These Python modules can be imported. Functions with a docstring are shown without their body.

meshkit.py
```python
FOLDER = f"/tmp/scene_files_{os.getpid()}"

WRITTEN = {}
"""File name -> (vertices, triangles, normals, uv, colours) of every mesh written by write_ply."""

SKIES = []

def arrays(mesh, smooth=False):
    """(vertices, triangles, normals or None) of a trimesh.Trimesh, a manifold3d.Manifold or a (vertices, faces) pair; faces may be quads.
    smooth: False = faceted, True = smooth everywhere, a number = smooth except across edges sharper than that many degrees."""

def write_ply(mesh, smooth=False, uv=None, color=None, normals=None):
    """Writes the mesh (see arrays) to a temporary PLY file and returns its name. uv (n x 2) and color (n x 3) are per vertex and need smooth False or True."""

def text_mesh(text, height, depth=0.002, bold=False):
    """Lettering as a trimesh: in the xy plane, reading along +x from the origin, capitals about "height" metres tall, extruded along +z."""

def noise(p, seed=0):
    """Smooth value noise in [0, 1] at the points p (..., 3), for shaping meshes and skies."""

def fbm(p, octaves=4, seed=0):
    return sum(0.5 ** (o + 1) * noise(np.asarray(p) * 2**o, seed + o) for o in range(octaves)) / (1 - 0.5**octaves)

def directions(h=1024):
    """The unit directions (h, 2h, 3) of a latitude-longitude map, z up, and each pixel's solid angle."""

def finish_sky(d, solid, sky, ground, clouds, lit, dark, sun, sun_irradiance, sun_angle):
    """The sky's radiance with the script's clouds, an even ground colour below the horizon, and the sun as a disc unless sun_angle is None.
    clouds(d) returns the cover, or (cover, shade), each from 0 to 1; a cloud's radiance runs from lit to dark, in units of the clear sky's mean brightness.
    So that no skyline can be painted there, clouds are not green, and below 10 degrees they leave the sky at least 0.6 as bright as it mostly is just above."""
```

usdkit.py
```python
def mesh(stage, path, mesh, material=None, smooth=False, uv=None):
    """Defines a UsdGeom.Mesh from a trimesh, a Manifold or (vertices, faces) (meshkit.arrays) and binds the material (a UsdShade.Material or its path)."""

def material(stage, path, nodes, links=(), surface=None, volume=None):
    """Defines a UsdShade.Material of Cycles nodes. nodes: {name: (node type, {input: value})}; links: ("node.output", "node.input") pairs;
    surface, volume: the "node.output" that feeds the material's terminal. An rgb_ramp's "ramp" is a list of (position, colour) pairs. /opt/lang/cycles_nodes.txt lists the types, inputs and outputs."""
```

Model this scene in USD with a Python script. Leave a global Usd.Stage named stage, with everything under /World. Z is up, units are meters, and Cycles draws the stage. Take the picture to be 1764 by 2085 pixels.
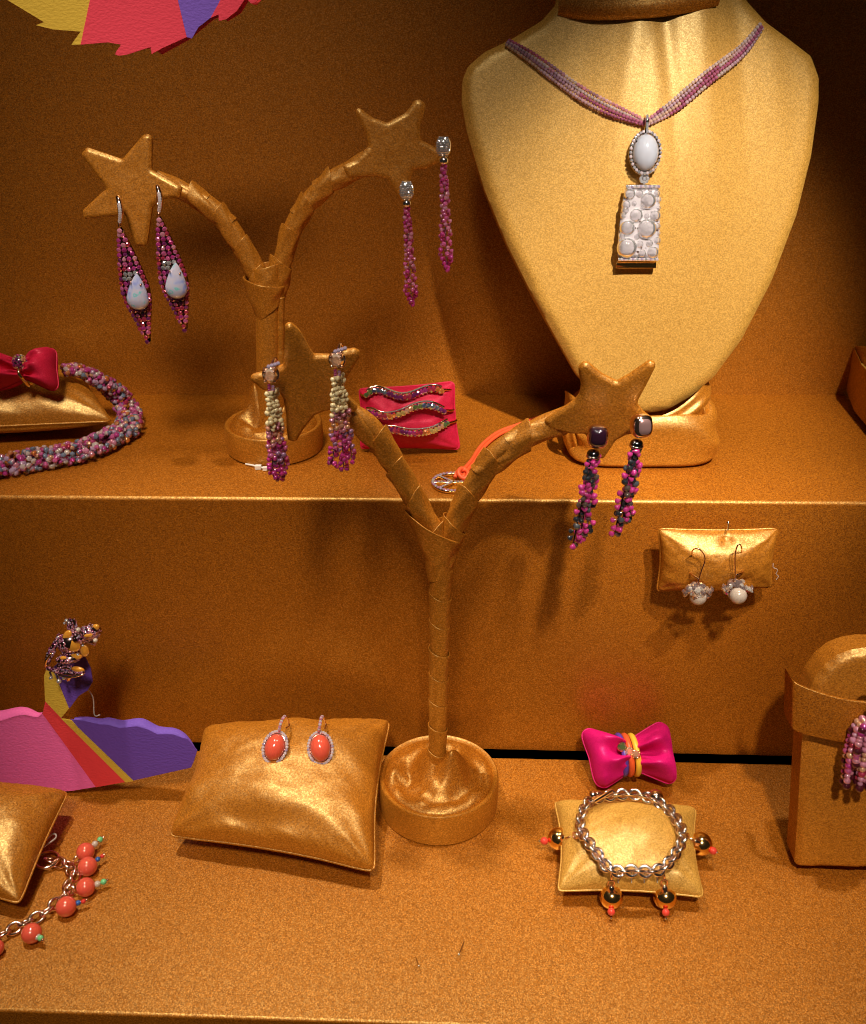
import math
import numpy as np
import trimesh
import shapely
from shapely.geometry import Polygon, LineString, Point
from scipy.spatial import Delaunay
from scipy.interpolate import CubicSpline
from pxr import Usd, UsdGeom, UsdLux, UsdShade, Gf, Sdf
import usdkit
import meshkit

stage = Usd.Stage.CreateInMemory()
UsdGeom.SetStageUpAxis(stage, UsdGeom.Tokens.z)
UsdGeom.SetStageMetersPerUnit(stage, 1.0)
WORLD = UsdGeom.Xform.Define(stage, '/World')
UsdGeom.Scope.Define(stage, '/World/Looks')
rng = np.random.default_rng(7)
PI = math.pi

# ------------------------------------------------------------------ camera
FPX, PIT = 1980.0, math.radians(27.6)          # focal length for a picture 1764 wide; looking down
CAM = np.array([0.0, 0.0, 0.410])
cs, sn = math.cos(PIT), math.sin(PIT)
FWD = np.array([0, cs, -sn])
cam = UsdGeom.Camera.Define(stage, '/World/camera')
cam.AddTranslateOp().Set(Gf.Vec3d(*CAM))
cam.AddRotateXOp().Set(90 - math.degrees(PIT))
cam.CreateHorizontalApertureAttr(24.0)
cam.CreateFocalLengthAttr(24.0 * FPX / 1764)
cam.CreateClippingRangeAttr(Gf.Vec2f(0.02, 50))
cam.CreateExposureAttr(0.70)

# ------------------------------------------------------------------ lamps of the showcase
def M(name, nodes, links, surface, volume=None):
    return usdkit.material(stage, '/World/Looks/' + name, nodes, links, surface=surface, volume=volume)

def spot(name, pos, at, watts, cone, soft, rad=0.02, col=(1, .86, .68)):
    l = UsdLux.SphereLight.Define(stage, '/World/' + name)
    l.CreateRadiusAttr(rad)
    l.CreateNormalizeAttr(True)
    l.CreateIntensityAttr(watts)
    l.CreateColorAttr(Gf.Vec3f(*col))
    sh = UsdLux.ShapingAPI.Apply(l.GetPrim())
    sh.CreateShapingConeAngleAttr(cone)
    sh.CreateShapingConeSoftnessAttr(soft)
    d = np.array(at, float) - np.array(pos, float)
    d /= np.linalg.norm(d)
    x = np.cross(-d, [0, 1, 0.001]); x /= np.linalg.norm(x)
    y = np.cross(-d, x)
    m = Gf.Matrix4d(*[float(q) for q in (*x, 0, *y, 0, *(-d), 0, *pos, 1)])
    l.AddTransformOp().Set(m)
    return l

spot('ceiling_spotlight', (-0.15, -0.10, 1.15), (-0.145, 0.56, 0.235), 10.0, 11.5, 0.9, rad=.12)
spot('ceiling_spotlight_001', (0.25, -0.05, 0.97), (0.138, 0.545, 0.228), 13.2, 10.2, 0.85, rad=.015, col=(1, .9, .76))
spot('ceiling_spotlight_002', (-0.26, 0.47, 1.10), (-0.07, 0.30, 0.0), 6.6, 15, 0.8)
spot('ceiling_spotlight_003', (0.22, 0.42, 1.10), (0.12, 0.31, 0.0), 4.2, 15, 0.8)
spot('ceiling_spotlight_004', (-0.13, -0.30, 1.10), (-0.10, 0.41, -0.04), 8.5, 9, 1.0, rad=.08)
spot('ceiling_spotlight_005', (0.10, -0.30, 1.10), (0.15, 0.42, -0.01), 10.0, 9.5, 1.0, rad=.03)
dome = UsdLux.DomeLight.Define(stage, '/World/ambient_light')
dome.CreateIntensityAttr(1.0)
M('room_glow', {'b': ('background_shader', {'color': (1, .82, .62), 'strength': 0.012})}, [], 'b.background')
UsdShade.MaterialBindingAPI.Apply(dome.GetPrim()).Bind(UsdShade.Material.Get(stage, '/World/Looks/room_glow'))

# ------------------------------------------------------------------ points from the picture's geometry
def ray(px, py):
    u, v = (px - 882) / FPX, (py - 1042.5) / FPX
    return np.array([u, cs - v * sn, -(sn + v * cs)])
def atY(px, py, Y):
    d = ray(px, py); return CAM + d * (Y / d[1])
def atZ(px, py, Z):
    d = ray(px, py); return CAM + d * ((Z - CAM[2]) / d[2])
def unit(a):
    a = np.asarray(a, float); return a / max(np.linalg.norm(a), 1e-12)
def onp(px, py, P0, n):
    d = ray(px, py); return CAM + d * (np.dot(P0 - CAM, n) / np.dot(d, n))
def mpp(P):                                    # metres per picture unit at a point
    return float(np.dot(np.asarray(P) - CAM, FWD)) / FPX
def hit(mesh, px, py, off=0.0, out_n=False):   # first point of a mesh (v, f) seen at (px, py)
    v, f = mesh[0], mesh[1]
    o, d = CAM, ray(px, py)
    a, b, c = v[f[:, 0]], v[f[:, 1]], v[f[:, 2]]
    e1, e2 = b - a, c - a
    p = np.cross(d, e2); det = (e1 * p).sum(1)
    det = np.where(abs(det) < 1e-16, 1e-16, det)
    t0 = o - a; u = (t0 * p).sum(1) / det
    q = np.cross(t0, e1); w = (q * d).sum(1) / det
    t = (e2 * q).sum(1) / det
    ok = (u >= -1e-6) & (w >= -1e-6) & (u + w <= 1 + 1e-6) & (t > 0)
    if not ok.any():
        return (None, None) if out_n else None
    k = np.where(ok)[0][np.argmin(t[ok])]
    n = unit(np.cross(e1[k], e2[k]))
    if np.dot(n, d) > 0: n = -n
    P = o + d * t[k] + n * off
    return (P, n) if out_n else P

# ------------------------------------------------------------------ things and parts
used = {}
class Thing:
    def __init__(s, prim, path, org): s.prim, s.path, s.org, s.names = prim, path, np.array(org, float), {}
def numbered(d, name):
    k = d.get(name, 0); d[name] = k + 1
    return name if k == 0 else f'{name}_{k:03d}'
def tag(p, label=None, cat=None, group=None, kind=None):
    for k, x in (('label', label), ('category', cat), ('group', group), ('kind', kind)):
        if x: p.SetCustomDataByKey(k, x)
def thing(name, label, cat, org, group=None):
    path = '/World/' + numbered(used, name)
    x = UsdGeom.Xform.Define(stage, path)
    x.AddTranslateOp().Set(Gf.Vec3d(*map(float, org)))
    tag(x.GetPrim(), label, cat, group)
    return Thing(x.GetPrim(), path, org)
def part(T, name, mesh, mat, smooth=True, label=None, kind=None):
    path = T.path + '/' + numbered(T.names, name)
    v = np.asarray(mesh[0]) - T.org
    g = usdkit.mesh(stage, path, (v, mesh[1]), MAT[mat], smooth=smooth)
    if len(mesh) > 2:
        UsdGeom.PrimvarsAPI(g).CreatePrimvar('col', Sdf.ValueTypeNames.Color3fArray, 'vertex').Set(
            [Gf.Vec3f(*map(float, c)) for c in mesh[2]])
    tag(g.GetPrim(), label, kind=kind)
    return Thing(g.GetPrim(), path, T.org)
def struct(name, mesh, mat, smooth=False, label=None, kind='structure'):
    g = usdkit.mesh(stage, '/World/' + numbered(used, name), mesh, MAT[mat], smooth=smooth)
    tag(g.GetPrim(), label, kind=kind)
    return g
def single(name, label, cat, mesh, mat, smooth=True, group=None):
    g = usdkit.mesh(stage, '/World/' + numbered(used, name), mesh, MAT[mat], smooth=smooth)
    tag(g.GetPrim(), label, cat, group)
def dup(T, name, label, org, rotz=0.0, scale=None, group=None):
    path = '/World/' + numbered(used, name)
    x = UsdGeom.Xform.Define(stage, path)
    x.GetPrim().GetReferences().AddInternalReference(T.path)
    x.ClearXformOpOrder()
    x.AddTranslateOp().Set(Gf.Vec3d(*map(float, org)))
    ops = []
    x.AddRotateZOp().Set(float(rotz))
    if scale: x.AddScaleOp().Set(Gf.Vec3f(*scale))
    x.GetPrim().SetInstanceable(True)
    tag(x.GetPrim(), label, group=group)
    return x

# ------------------------------------------------------------------ mesh pieces: (v, f)
def cat(ms):
    V, Fc, n = [], [], 0
    for m in ms:
        V.append(np.asarray(m[0])); Fc.append(np.asarray(m[1]) + n); n += len(m[0])
    return np.vstack(V), np.vstack(Fc)
def catc(ms, cols):
    V, Fc = cat(ms)
    C = np.vstack([np.tile(np.asarray(c, float), (len(m[0]), 1)) for m, c in zip(ms, cols)])
    return V, Fc, C
_ICO = [(np.array(i.vertices), np.array(i.faces)) for i in (trimesh.creation.icosphere(k) for k in range(4))]
def basis(n, hint=(0, 0, 1)):
    n = unit(n); h = np.array(hint, float)
    if abs(np.dot(n, h)) > .95: h = np.array([0, 1.0, 0])
    x = unit(np.cross(h, n)); y = np.cross(n, x)
    return np.stack([x, y, n])                 # rows
def ball(c, r, sub=1, B=None):
    v, f = _ICO[sub]
    r = np.asarray(r, float) * np.ones(3)
    v = v * r
    if B is not None: v = v @ B
    return v + np.asarray(c), f
def lathe(prof, n, c=(0, 0, 0), B=None):       # prof: (r, h) along B's third axis
    prof = np.asarray(prof, float); k = len(prof)
    a = np.arange(n) * 2 * PI / n
    v = np.stack([np.outer(prof[:, 0], np.cos(a)), np.outer(prof[:, 0], np.sin(a)), np.tile(prof[:, 1:2], (1, n))], -1).reshape(-1, 3)
    i, j = np.meshgrid(np.arange(k - 1), np.arange(n), indexing='ij')
    p, q = i * n + j, i * n + (j + 1) % n
    f = np.concatenate([np.stack([p, q, q + n], -1).reshape(-1, 3), np.stack([p, q + n, p + n], -1).reshape(-1, 3)])
    if B is not None: v = v @ B
    return v + np.asarray(c), f
def gem(c, r, n, depth=.55, sides=8):          # brilliant: table, crown, girdle, pavilion
    return lathe([(1e-6, .36 * r), (.58 * r, .34 * r), (r, .05 * r), (r, -.03 * r), (1e-6, -depth * r)], sides, c, basis(n))
def cab(c, a, b, h, n, up=(0, 0, 1), rings=7, sides=20, flat=.15):
    B = basis(n, up)
    t = np.linspace(0, PI / 2, rings)
    prof = [(max(math.sin(x), 1e-6), math.cos(x)) for x in t] + [(1.0, -flat), (1e-6, -flat)]
    v, f = lathe(prof, sides)
    return (v * [a, b, h]) @ B + np.asarray(c), f
def drop(c, r, l, d, sides=7):                 # teardrop whose fat end points along d
    return lathe([(1e-6, -l * .5), (.35 * r, -l * .28), (.8 * r, 0), (r, l * .2), (.78 * r, l * .4), (1e-6, l * .5)], sides, c, basis(d))
def spl(pts, n, closed=False):
    p = np.asarray(pts, float)
    if closed: p = np.vstack([p, p[:1]])
    s = np.concatenate([[0], np.cumsum(np.linalg.norm(np.diff(p, axis=0), axis=1) ** .6 + 1e-9)])
    c = CubicSpline(s, p, bc_type='periodic' if closed else 'natural')
    q = c(np.linspace(0, s[-1], 400))
    L = np.concatenate([[0], np.cumsum(np.linalg.norm(np.diff(q, axis=0), axis=1))])
    at = np.linspace(0, L[-1], n + 1)[:-1] if closed else np.linspace(0, L[-1], n)
    return np.stack([np.interp(at, L, q[:, k]) for k in range(q.shape[1])], 1)
def frames(P, closed=False, up=None):
    T = np.roll(P, -1, 0) - np.roll(P, 1, 0)
    if not closed:
        T[0], T[-1] = P[1] - P[0], P[-1] - P[-2]
    T /= np.linalg.norm(T, axis=1, keepdims=True) + 1e-15
    if up is not None:
        N = np.cross(np.cross(T, up), T); N /= np.linalg.norm(N, axis=1, keepdims=True) + 1e-12
    else:
        N = np.zeros_like(P); N[0] = basis(T[0])[0]
        for i in range(1, len(P)):
            x = N[i - 1] - T[i] * np.dot(N[i - 1], T[i]); N[i] = unit(x)
    return T, N, np.cross(T, N)
def tube(P, r, nphi=8, closed=False, rfun=None, up=None, flat=(1, 1), cap=True):
    P = np.asarray(P, float); n = len(P)
    T, N, Bn = frames(P, closed, up)
    a = np.arange(nphi) * 2 * PI / nphi
    r = np.broadcast_to(np.asarray(r, float), (n,)) if np.ndim(r) < 2 else r
    R = np.tile(r[:, None], (1, nphi)) if rfun is None else rfun(np.linspace(0, 1, n)[:, None], a[None, :]) * r[:, None]
    v = P[:, None] + (R * np.cos(a))[..., None] * N[:, None] * flat[0] + (R * np.sin(a))[..., None] * Bn[:, None] * flat[1]
    v = v.reshape(-1, 3)
    m = n if closed else n - 1
    i, j = np.meshgrid(np.arange(m), np.arange(nphi), indexing='ij')
    p, q = i * nphi + j, i * nphi + (j + 1) % nphi
    p2, q2 = ((i + 1) % n) * nphi + j, ((i + 1) % n) * nphi + (j + 1) % nphi
    f = np.concatenate([np.stack([p, q, q2], -1).reshape(-1, 3), np.stack([p, q2, p2], -1).reshape(-1, 3)])
    if cap and not closed:
        k = len(v); v = np.vstack([v, P[:1], P[-1:]])
        j = np.arange(nphi); e = (n - 1) * nphi
        f = np.vstack([f, np.stack([np.full(nphi, k), (j + 1) % nphi, j], 1), np.stack([np.full(nphi, k + 1), e + j, e + (j + 1) % nphi], 1)])
    return v, f
def ring(c, B, a, b, r, n=20, nphi=6):         # elliptical torus in the plane of B[0], B[1]
    t = np.arange(n) * 2 * PI / n
    P = np.asarray(c) + np.outer(a * np.cos(t), B[0]) + np.outer(b * np.sin(t), B[1])
    return tube(P, r, nphi, closed=True)
def box(c, s, B=None):
    b = trimesh.creation.box(s); v = np.array(b.vertices)
    if B is not None: v = v @ B
    return v + np.asarray(c), np.array(b.faces)
def soft(poly, r):
    return poly.buffer(-r).buffer(2 * r).buffer(-r)
def polymesh(poly, sp):
    b = poly.exterior
    nb = max(int(b.length / sp), 12)
    bp = np.array([b.interpolate(t, normalized=True).coords[0] for t in np.arange(nb) / nb])
    x0, y0, x1, y1 = poly.bounds
    gx, gy = np.meshgrid(np.arange(x0, x1, sp), np.arange(y0, y1, sp * .87))
    gx = gx + (np.arange(gx.shape[0]) % 2)[:, None] * sp / 2
    g = np.stack([gx.ravel(), gy.ravel()], 1)
    inner = poly.buffer(-sp * .6)
    g = g[shapely.contains_xy(inner, g[:, 0], g[:, 1])]
    p = np.vstack([bp, g])
    t = Delaunay(p).simplices
    cen = p[t].mean(1)
    t = t[shapely.contains_xy(poly, cen[:, 0], cen[:, 1])]
    ar = np.cross(p[t[:, 1]] - p[t[:, 0]], p[t[:, 2]] - p[t[:, 0]])
    t = t[abs(ar) > 1e-14]; ar = ar[abs(ar) > 1e-14]
    t[ar < 0] = t[ar < 0][:, ::-1]
    d = shapely.distance(shapely.points(p), b)
    d[:nb] = 0
    return p, t, d, nb
def inflate(poly, O, ex, ey, nrm, R, T, sp, back=1.0, extra=None, side=0.0):
    p, t, d, nb = polymesh(poly, sp)
    prof = np.sqrt(1 - (1 - np.minimum(d / R, 1)) ** 2)
    h = T * prof
    hb = T * back * prof
    if extra is not None: h = h + extra(p, d)
    base = O + p[:, :1] * ex + p[:, 1:] * ey
    n = len(p)
    front = base + nrm * (h + side)[:, None]
    rear = base - nrm * hb[:, None]
    f = [t, t[:, ::-1] + n]
    i = np.arange(nb); j = (i + 1) % nb
    f += [np.stack([i, i + n, j + n], 1), np.stack([i, j + n, j], 1)]
    v, f = np.vstack([front, rear]), np.vstack(f)
    if side == 0:                              # one shared rim
        f = np.vstack([t, np.where(t[:, ::-1] < nb, t[:, ::-1], t[:, ::-1] + n)])
    return v, f
def planeframe(P0, n):
    n = unit(n); ex = unit(np.cross([0, 0, 1.0], -n)) if abs(n[2]) < .99 else np.array([1.0, 0, 0])
    ex = ex if ex[0] > 0 else -ex
    ey = np.cross(n, ex); ey = ey if ey[2] >= 0 or abs(n[2]) > .99 else -ey
    return ex, ey, n
def pixpoly(pts, P0, n, ex, ey):
    q = np.array([onp(x, y, P0, n) - P0 for x, y in pts])
    return Polygon(np.stack([q @ ex, q @ ey], 1))
def cushion(c4, tt, tb, bow=.10, N=44, wr=.0010, seed=0, extra=None, pw=.5):
    TL, TR, BR, BL = [np.asarray(c, float) for c in c4]
    u, v = np.meshgrid(np.linspace(-1, 1, N), np.linspace(-1, 1, N))
    ss = lambda q: np.sign(q) * (1 - (1 - abs(q)) ** 1.25)
    u, v = ss(u), ss(v)
    U, Vv = u * (1 - bow * (1 - v * v)) * (1 - .03 * abs(v) ** 12), v * (1 - bow * (1 - u * u)) * (1 - .03 * abs(u) ** 12)
    a, b = ((U + 1) / 2)[..., None], ((Vv + 1) / 2)[..., None]
    P = (BL * (1 - a) + BR * a) * (1 - b) + (TL * (1 - a) + TR * a) * b
    n = unit(np.cross((BR + TR - BL - TL), (TL + TR - BL - BR)))
    H = np.clip((1 - u * u) * (1 - v * v), 0, 1) ** pw
    size = np.linalg.norm(BR - BL)
    q = np.stack([u * 2.2, v * 2.2, 0 * u + seed], -1)
    w = (meshkit.fbm(q + 5, 3, seed) - .5) * 2
    ang = np.arctan2(1 - abs(v), 1 - abs(u))   # folds that run from the corners
    crn = np.exp(-(np.hypot(1 - abs(u), 1 - abs(v)) / .55) ** 2) * np.sin(ang * 9 + seed)
    edge = np.exp(-((1 - np.maximum(abs(u), abs(v))) / .22) ** 2) * np.sin((u + v) * 11 + seed * 2)
    puck = np.exp(-((1 - np.maximum(abs(u), abs(v))) / .10) ** 2) * np.sin((u + v * 1.0) * 31 + 3 * np.sin(u * 7 + seed))
    d = wr * (w * 1.6 + crn * .9 + edge * .45 + puck * .5) * np.minimum(H * 2, 1)
    top = P + n * (tt * H + d)[..., None]
    if extra is not None: top = top + n * (extra(u, v) * np.minimum(H * 2, 1))[..., None]
    bot = P - n * (tb * H)[..., None]
    k = N * N
    i, j = np.meshgrid(np.arange(N - 1), np.arange(N - 1), indexing='ij')
    p0 = (i * N + j).ravel(); p1 = p0 + 1; p2 = p0 + N; p3 = p2 + 1
    f = np.vstack([np.stack([p0, p1, p3], 1), np.stack([p0, p3, p2], 1)])
    rimm = (np.maximum(abs(u), abs(v)) >= .9999).ravel()
    fb = f[:, ::-1]
    fb = np.where(rimm[fb], fb, fb + k)
    rim = np.concatenate([P[0, :-1], P[:-1, -1], P[-1, :0:-1], P[:0:-1, 0]])
    return (np.vstack([top.reshape(-1, 3), bot.reshape(-1, 3)]), np.vstack([f, fb])), rim, n
def stripe(m):                                 # two-sided strip m: (n, k, 3) grid to a mesh
    n, k = m.shape[:2]
    i, j = np.meshgrid(np.arange(n - 1), np.arange(k - 1), indexing='ij')
    p = (i * k + j).ravel()
    return m.reshape(-1, 3), np.vstack([np.stack([p, p + 1, p + k + 1], 1), np.stack([p, p + k + 1, p + k], 1)])

# ------------------------------------------------------------------ materials
MAT = {}
def fabric(name, dark, mid, shine, rough=.42, fac=.38, sc=2300, bump=.05, weave=(1, 1, 1.25), spark=.22):
    """Satin: a random tone for each thread float, small relief, a coloured sheen."""
    MAT[name] = M(name, {
        'g': ('geometry', {}), 'm': ('mapping', {'scale': weave}),
        'v': ('voronoi_texture', {'scale': sc}), 'v2': ('voronoi_texture', {'scale': sc * .83}),
        'c': ('separate_color', {}), 'c2': ('separate_color', {}),
        'n': ('noise_texture', {'scale': sc * .8, 'detail': 3.0}),
        'r': ('rgb_ramp', {'ramp': [(.0, dark), (1.0, mid)]}),
        'r2': ('rgb_ramp', {'ramp': [(.0, tuple(spark * c for c in shine)), (.55, tuple((.35 + .4 * spark) * c for c in shine)), (1.0, shine)]}),
        'b': ('bump', {'strength': bump, 'distance': .0005}),
        'd': ('diffuse_bsdf', {'roughness': .3}), 's': ('glossy_bsdf', {'roughness': rough}),
        'x': ('mix_closure', {'fac': fac})},
        [('g.position', 'm.vector'), ('m.vector', 'v.vector'), ('m.vector', 'v2.vector'), ('m.vector', 'n.vector'), ('v.color', 'c.color'), ('v2.color', 'c2.color'),
         ('c.r', 'r.fac'), ('c2.g', 'r2.fac'), ('n.fac', 'b.height'), ('r.color', 'd.color'), ('r2.color', 's.color'), ('b.normal', 'd.normal'), ('b.normal', 's.normal'),
         ('d.BSDF', 'x.closure1'), ('s.BSDF', 'x.closure2')], 'x.closure')
fabric('gold_satin', (.32, .092, .004), (.72, .255, .018), (1.0, .72, .30), rough=.45, fac=.38, spark=.34, sc=2000)
fabric('gold_backdrop', (.20, .046, .002), (.60, .185, .010), (1.0, .66, .23), rough=.45, fac=.36, spark=.22, sc=2200)
fabric('gold_pale', (.44, .20, .024), (.86, .48, .095), (1.0, .78, .38), rough=.46, fac=.30, spark=.4)  # paler copy of the gold cloth, strong light on the bust put into colour
fabric('red_satin', (.56, .010, .04), (.70, .020, .075), (1.0, .25, .35), rough=.5, fac=.14, bump=.05, spark=.7)
fabric('fuchsia_satin', (.68, .006, .16), (.82, .012, .22), (1.0, .25, .55), rough=.48, fac=.15, bump=.05, spark=.7)
def paper(name, col):
    MAT[name] = M(name, {
        'g': ('geometry', {}), 'm': ('mapping', {'scale': (1, 1, 1.8)}),
        'n': ('noise_texture', {'scale': 560.0, 'detail': 3.0}), 'b': ('bump', {'strength': .28, 'distance': .0009}),
        'p': ('principled_bsdf', {'base_color': col, 'roughness': .7, 'specular_ior_level': .25})},
        [('g.position', 'm.vector'), ('m.vector', 'n.vector'), ('n.fac', 'b.height'), ('b.normal', 'p.normal')], 'p.BSDF')
paper('paper_yellow', (.62, .40, .045)); paper('paper_red', (.78, .05, .06)); paper('paper_coral_red', (.72, .05, .09))
paper('paper_purple', (.13, .055, .36)); paper('paper_pink', (.86, .14, .42)); paper('paper_violet', (.18, .09, .50))
def pbr(name, col, rough=.3, metal=0.0, **k):
    MAT[name] = M(name, {'p': ('principled_bsdf', {'base_color': col, 'roughness': rough, 'metallic': metal, **k})}, [], 'p.BSDF')
pbr('gold', (.95, .60, .22), .14, 1.0); pbr('rose_gold', (.92, .62, .50), .14, 1.0); pbr('white_gold', (.86, .83, .82), .12, 1.0)
pbr('silver', (.82, .68, .62), .12, 1.0); pbr('dark_metal', (.20, .17, .17), .12, 1.0); pbr('brown_metal', (.34, .22, .20), .18, 1.0); pbr('brown_dome', (.34, .20, .20), .24, .45, coat_weight=.6); pbr('steel', (.6, .6, .6), .2, 1.0)
pbr('unlit_black', (.004, .003, .003), .9)  # near black colour stands in for the unlit gap behind the lower board
def stone(name, col, tr=.35, rough=.10, ior=1.9, sss=0.0, **k):
    if name.startswith('sapphire') or name in ('smoky_bead', 'garnet'): k.setdefault('metallic', .35)
    d = {'base_color': col, 'roughness': rough, 'ior': ior, 'transmission_weight': tr, 'specular_ior_level': .6}
    if sss: d.update({'subsurface_weight': sss, 'subsurface_radius': (1, .8, .8), 'subsurface_scale': .002})
    d.update(k)
    pbr_nodes = {'p': ('principled_bsdf', d)}
    MAT[name] = M(name, pbr_nodes, [], 'p.BSDF')
stone('diamond', (.88, .87, .92), .5, .04, 2.0, metallic=.5); stone('diamond_pave', (.80, .80, .86), .1, .14, 2.0, metallic=.75); stone('diamond_bright', (.84, .72, .77), .2, .08, 2.0, metallic=.35); stone('diamond_grey', (.6, .6, .66), .6, .02, 2.0, metallic=.3); stone('diamond_lilac', (.70, .56, .78), .2, .04, 2.0, metallic=.5)
stone('sapphire_pink', (.80, .16, .42)); stone('sapphire_rose', (.85, .34, .48)); stone('sapphire_magenta', (.60, .05, .32))
stone('sapphire_plum', (.28, .03, .20)); stone('sapphire_red', (.62, .05, .12)); stone('sapphire_lilac', (.62, .34, .60))
stone('sapphire_blue', (.10, .15, .28)); stone('sapphire_steel', (.22, .26, .34)); stone('sapphire_orange', (.85, .26, .06))
stone('sapphire_peach', (.88, .48, .30)); stone('sapphire_gold', (.80, .56, .18)); stone('sapphire_green', (.18, .26, .09)); stone('sapphire_clear', (.80, .72, .66))
stone('briolette_pink', (.92, .22, .56), .62, .05, 1.6); stone('briolette_magenta', (.80, .08, .44), .62, .05, 1.6); stone('briolette_rose', (.94, .42, .64), .62, .05, 1.6)
stone('citrine_pale', (1.0, .84, .50), .3, .05, 1.6); stone('citrine_rose', (.86, .44, .30), .6, .05, 1.6); stone('ruby_purple', (.52, .03, .28), .3)
stone('morganite', (.93, .72, .55), .75, .02, 1.6)
stone('ruby_pink', (.85, .05, .36), .15, .1, sss=.25); stone('spinel_black', (.025, .03, .04), .0, .06); stone('spinel_grey', (.09, .10, .12), .1, .06); stone('spinel_brown', (.16, .11, .10), .3, .06)
stone('amethyst_dark', (.026, .006, .018), .0, .03); stone('moonstone', (.95, .92, .95), .86, .03, 1.5); stone('moonstone_milk', (.62, .56, .60), .2, .12, 1.5)
stone('coral', (.72, .095, .055), .0, .12, 1.5, sss=.15, coat_weight=.6); stone('coral_red', (.70, .06, .04), .0, .12, 1.5)
stone('bead_green', (.16, .52, .22), .0, .15, 1.5); stone('bead_blue', (.03, .10, .34), .0, .15, 1.5); stone('bead_red', (.62, .04, .03), .0, .15, 1.5)
stone('pearl', (.54, .44, .37), .0, .18, 1.6, sss=.2, coat_weight=.5); stone('smoky_bead', (.50, .36, .35), .65, .04, 1.7); stone('amber_cab', (.85, .36, .04), .35, .06, 1.55)
stone('chip_steel', (.26, .32, .46), .5, .06, 1.6); stone('chip_lilac', (.72, .50, .74), .55, .06, 1.6); stone('chip_clear', (.92, .80, .76), .6, .06, 1.6); stone('garnet', (.10, .01, .02), .2, .05); stone('nylon', (.8, .72, .66), .6, .2, 1.4)
pbr('cord_orange', (.85, .11, .03), .5); pbr('rubber_purple', (.12, .06, .42), .35); pbr('rubber_orange', (.88, .12, .03), .35); pbr('rubber_yellow', (.90, .55, .05), .35)
pbr('plastic_white', (.85, .80, .76), .35)
MAT['opal'] = M('opal', {'g': ('geometry', {}), 'n': ('noise_texture', {'scale': 210.0, 'detail': 1.0}),
    'r': ('rgb_ramp', {'ramp': [(.26, (.26, .32, .80)), (.40, (.46, .50, .80)), (.52, (.58, .54, .70)), (.62, (.50, .56, .78)), (.68, (.18, .62, .62)), (.74, (.50, .50, .80))]}),
    'p': ('principled_bsdf', {'roughness': .06, 'ior': 1.5, 'subsurface_weight': .3, 'subsurface_radius': (1, .9, .7), 'subsurface_scale': .002, 'transmission_weight': .12, 'coat_weight': .5})},
    [('g.position', 'n.vector'), ('n.fac', 'r.fac'), ('r.color', 'p.base_color')], 'p.BSDF')
MAT['opal_white'] = M('opal_white', {'p': ('principled_bsdf', {'base_color': (.44, .45, .53), 'roughness': .07, 'subsurface_weight': .4, 'subsurface_radius': (1, .8, .7), 'subsurface_scale': .003, 'coat_weight': .6})}, [], 'p.BSDF')
MAT['bead_colours'] = M('bead_colours', {'a': ('attribute', {'attribute': 'col'}),
    'p': ('principled_bsdf', {'roughness': .06, 'ior': 1.6, 'transmission_weight': .5, 'specular_ior_level': .6})}, [('a.color', 'p.base_color')], 'p.BSDF')

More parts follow.
